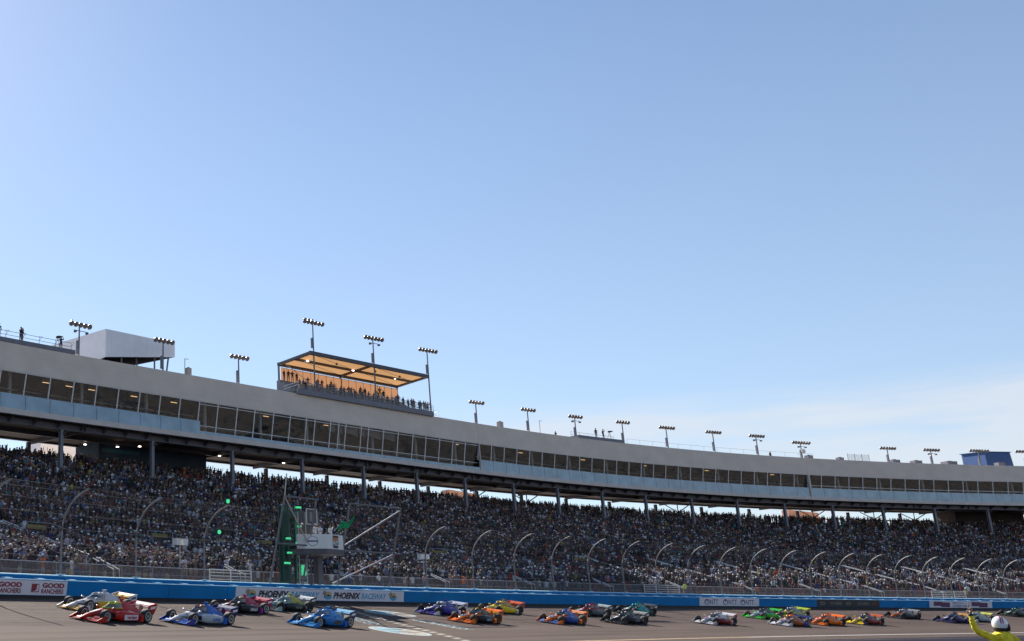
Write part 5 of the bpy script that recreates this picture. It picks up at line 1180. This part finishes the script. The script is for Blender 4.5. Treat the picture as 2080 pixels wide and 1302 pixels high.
for s, q, c, p, cp_, lab in ((45.6, .75, 'tan', 'arms down', (.7, .7, .7), 'official in tan with white cap at the left of the flag stand platform'), (46.5, .2, 'white', 'shading the eyes', (.7, .7, .7), 'official in white shirt second on the flag stand platform'), (47.2, .3, 'white', 'arms folded', (.03, .03, .03), 'official with black cap third on the flag stand platform'), (48.3, .1, 'white', 'one arm raised', None, 'starter in white waving the green flag from the flag stand')):
    person(w1(s, q, 7.25), float(th(s)) + random.uniform(-.5, .1), lab, pcol(c), 'officials on the flag stand', p, cp_, .98)
mb = MB(); A = Vector(w1(48.5, -.2, 8.55)); ax = Vector(w1(49.6, -.7, 8.9)) - A; up = Vector((.12, 0, .62)); G_ = 8
mb.add([A + ax * (.25 + 1.2 * i / G_) + up * (j / 5 - .5) * (1 - .25 * i / G_) + Vector((0, .16 * math.sin(i * 1.1 + j * .6), .16 * math.sin(i * .9) + .05 * i)) for i in range(G_ + 1) for j in range(6)], [(i * 6 + j, i * 6 + j + 1, i * 6 + j + 7, i * 6 + j + 6) for i in range(G_) for j in range(5)])
fl = thing('green_flag', 'green starting flag being waved from the flag stand', 'flag', tuple(A)); inv(mb.build('flag_cloth', M['greenflag'], fl, True)); inv(MB().tube([A - ax * .05 - up * .1, A + ax * .26 + up * .5], .015, 5).build('flag_stick', M['whitesteel'], fl))
walk = [(24.6, 3.2, 'tan', 'shading the eyes', (.45, .4, .3), 'person in tan with hat on the walkway above the white and gold car'), (26.3, 5.6, 'white', 'arms folded', None, 'person in white with dark trousers by the first handrail'), (27.9, 5.6, 'black', 'clapping', None, 'person in black at the foot of the first handrail'), (54.4, 3.6, 'pale blue', 'hands on hips', (.6, .6, .6), 'tall person in pale blue on the walkway behind the right flag stand frame'),
        (56.0, 1.6, 'white', 'arms down', (.75, .75, .75), 'photographer in white cap crouching right of the flag stand'), (60.4, 2.0, 'maroon', 'arms down', None, 'person in maroon low behind the wall right of the finish line'), (68.3, 2.0, 'orange', 'holding up a phone', (.6, .1, .05), 'photographer in bright orange vest behind the wall'), (66.8, 5.4, 'pink', 'shading the eyes', (.6, .6, .6), 'person in pink top on the walkway above the indigo car'),
        (83.1, 1.7, 'royal blue', 'shading the eyes', (.75, .75, .75), 'photographer in blue with white hat leaning over the wall'), (110.2, 5.4, 'lime', 'arms down', None, 'steward in lime yellow vest standing on the walkway'), (49.2, 1.9, 'black', 'arms down', None, 'person in black crouching under the flag stand platform'), (116, 1.8, 'charcoal', 'shading the eyes', None, 'photographer in grey behind the wall above the navy marks'), (73.9, 5.3, 'red', 'clapping', None, 'person in red by the walkway rail right of the loudspeakers')]
for s, q, c, p, cp_, lab in walk:
    low = .62 if q < 2.5 and q > 1.0 else 0
    person(w1(s, q, 4.05), float(th(s)) + random.uniform(-.4, .4), lab, (.45, .62, .04) if c == 'lime' else pcol(c), None, p, cp_, 1.0 - low * .35)

# ================================================================== THE CREW MEMBER IN THE FOREGROUND
def crew():
    bx, by = 16.12, 21.1
    root_loc = Vector((bx, by, 0))
    J = {'pelvis': ((0.02, 0, .98), (.19, .14)), 'belly': ((.01, 0, 1.14), (.18, .135)), 'chest': ((0, 0, 1.26), (.185, .14)), 'collar': ((0, .01, 1.385), (.10, .09)), 'neck': ((0, .02, 1.49), (.065, .07)), 'chin': ((0, .03, 1.56), (.075, .085)), 'crown': ((0, .02, 1.66), (.09, .10)),
         'shl': ((-.18, .0, 1.315), .085), 'ual': ((-.32, .03, 1.39), .066), 'ell': ((-.455, .06, 1.475), .058), 'fal': ((-.490, .06, 1.63), .047), 'wrl': ((-.497, .06, 1.765), .036),
         'shr': ((.185, 0, 1.32), .085), 'uar': ((.26, .0, 1.25), .072), 'elr': ((.30, .06, 1.10), .06), 'far': ((.28, .20, 1.02), .048), 'wrr': ((.25, .32, 1.0), .035)}
    E_ = [('pelvis', 'belly'), ('belly', 'chest'), ('chest', 'collar'), ('collar', 'neck'), ('neck', 'chin'), ('chin', 'crown'), ('collar', 'shl'), ('shl', 'ual'), ('ual', 'ell'), ('ell', 'fal'), ('fal', 'wrl'), ('collar', 'shr'), ('shr', 'uar'), ('uar', 'elr'), ('elr', 'far'), ('far', 'wrr')]
    for sg, n in ((-1, 'l'), (1, 'r')):
        J.update({'hi' + n: ((sg * .11, 0, .85), .115), 'kn' + n: ((sg * .13, .02, .48), .08), 'an' + n: ((sg * .15, -.02, .10), .06), 'to' + n: ((sg * .17, .17, .05), .05)})
        E_ += [('pelvis', 'hi' + n), ('hi' + n, 'kn' + n), ('kn' + n, 'an' + n), ('an' + n, 'to' + n)]
    # the hand of the raised arm: a palm, the index finger stretched, the others curled, the thumb across
    def hand(w, up, out, pal, n, point):
        w, up, out, pal = Vector(w), Vector(up).normalized(), Vector(out).normalized(), Vector(pal).normalized()
        J['pm' + n] = (tuple(w + up * .062), (.040, .025)); J['pk' + n] = (tuple(w + up * .102), (.042, .021)); E_.extend([('wr' + n, 'pm' + n), ('pm' + n, 'pk' + n)])
        for k, (o, l) in enumerate(((.033, .094), (.011, .100), (-.012, .094), (-.033, .074))):
            b = w + up * .110 + out * o
            if k == 0 and point: ch = [b, b + up * l * .45, b + up * l * .8, b + up * l * 1.08]
            else: ch = [b, b + up * l * .32 + pal * l * .22, b + up * l * .12 + pal * l * .55, b - up * l * .16 + pal * l * .42]
            pr = 'pk' + n
            for m_, c in enumerate(ch):
                J['f%d%d%s' % (k, m_, n)] = (tuple(c), .0098 - .0008 * m_); E_.append((pr, 'f%d%d%s' % (k, m_, n))); pr = 'f%d%d%s' % (k, m_, n)
        t0 = w + up * .03 + out * .034
        for m_, c in enumerate((t0, t0 + up * .035 + out * .018 + pal * .015, t0 + up * .06 - out * .005 + pal * .035)):
            J['t%d%s' % (m_, n)] = (tuple(c), .0115); E_.append(('pm' + n if m_ == 0 else 't%d%s' % (m_ - 1, n), 't%d%s' % (m_, n)))
    hand((-.497, .06, 1.765), (.10, 0, 1), (-.6, .1, 0), (.3, .9, 0), 'l', True)
    hand((.25, .32, 1.0), (-.2, 1, -.1), (-1, 0, 0), (0, 0, -1), 'r', False)
    def reg(c):
        if c.z > 1.778 and c.x < -.3: return 1
        if c.x < -.3 and c.z > 1.742: return 2
        if c.y > .30 and c.z < 1.2: return 1 if c.y > .34 else 2
        if c.z > 1.445 and abs(c.x) < .14: return 3
        if c.z < .12: return 2
        return 0
    me = skin_mesh('person', J, E_, [M['yellowsuit'], M['skin'], M['blackcloth'], M['blackcloth']], reg, 3, 'pelvis')
    from mathutils import noise as _n
    suit = set(v for p in me.polygons if p.material_index == 0 for v in p.vertices)
    for v in me.vertices:                  # creases of the loose suit
        if v.index in suit:
            c = v.co; f = _n.noise(Vector((c.x * 14, c.y * 14, c.z * 26))) * .008 + math.sin(c.z * 95 + c.x * 60 + 3 * _n.noise(c * 9)) * .0035
            v.co = c + v.normal * (f + .004)
    o = link('person', me); o.location = root_loc; o.rotation_euler = (0, 0, 0)
    tag(o, 'crew member in yellow fire suit and white helmet seen from behind, one finger raised', 'person')
    h = MB(); rings = []
    for k in range(11):
        a = math.pi * (k / 10) * .66; rings.append([(.130 * math.sin(max(a, .03)) * math.cos(b), .148 * math.sin(max(a, .03)) * math.sin(b), .150 * math.cos(a)) for b in np.linspace(0, 2 * math.pi, 21)[:-1]])
    h.loft(rings, 0)
    ho = h.build('helmet', M['helmetwhite'], o, True, (0.0, .02, 1.59)); ho.rotation_euler = (R(8), R(3), R(-30))
    for x0, x1, m in ((-.004, .016, 'helmetred'), (.030, .048, 'helmetred')):
        st = MB(); pts = []
        for a in np.linspace(-1.35, 1.5, 22):
            for x in (x0, x1):
                y_ = .151 * math.sin(a) ; z_ = .153 * math.cos(a); k_ = math.sqrt(max(0, 1 - (x / .133) ** 2)); pts.append((x, y_ * k_, z_ * k_))
        st.add(pts, [(2 * i, 2 * i + 1, 2 * i + 3, 2 * i + 2) for i in range(21)]); st.build('helmet_stripe', M[m], ho, True)
    MB().loft([[(rx * math.cos(b), ry * math.sin(b), z) for b in np.linspace(0, 2 * math.pi, 17)[:-1]] for rx, ry, z in ((.085, .095, -.17), (.105, .12, -.12), (.122, .14, -.07), (.118, .136, -.045))]).build('balaclava', M['blackcloth'], ho, True)
    MB().lathe([(.02, -.02), (.065, -.02), (.07, .02), (.02, .03)], (.130, 0, -.06), 'x', 12).build('headset_cup', M['black'], ho, True)
    MB().tube([(.14, .02, -.09), (.11, .14, -.11), (.03, .17, -.11)], .008, 5).build('microphone_boom', M['black'], ho)
    cuff = MB().tube([(-.496, .06, 1.745), (-.497, .06, 1.782)], [.047, .043], 12).build('wristband', M['blackcloth'], o, True)
crew()
ct = thing('pit_cart', 'low dark pit equipment cart with green side right of the crew member', 'cart', (17.55, 21.9, 0))
MB().box((0, 0, .72), (.9, .7, .98)).box((.2, -.36, .7), (.3, .02, .5)).build('cabinet', M['black'], ct); MB().box((-.15, -.355, 1.0), (.4, .02, .34)).build('side_panel', mat('dark green panel', (.03, .10, .03)), ct); MB().box((0, 0, 1.225), (.96, .76, .03)).build('lid', M['darksteel'], ct)
for x in (-.35, .35):
    for y in (-.25, .25): MB().lathe([(.1, -.03), (.1, .03)], (x, y, .1), 'y', 12).build('caster', M['tyre'], ct); MB().box((x, y, .2), (.05, .05, .1)).build('caster_fork', M['galv'], ct)
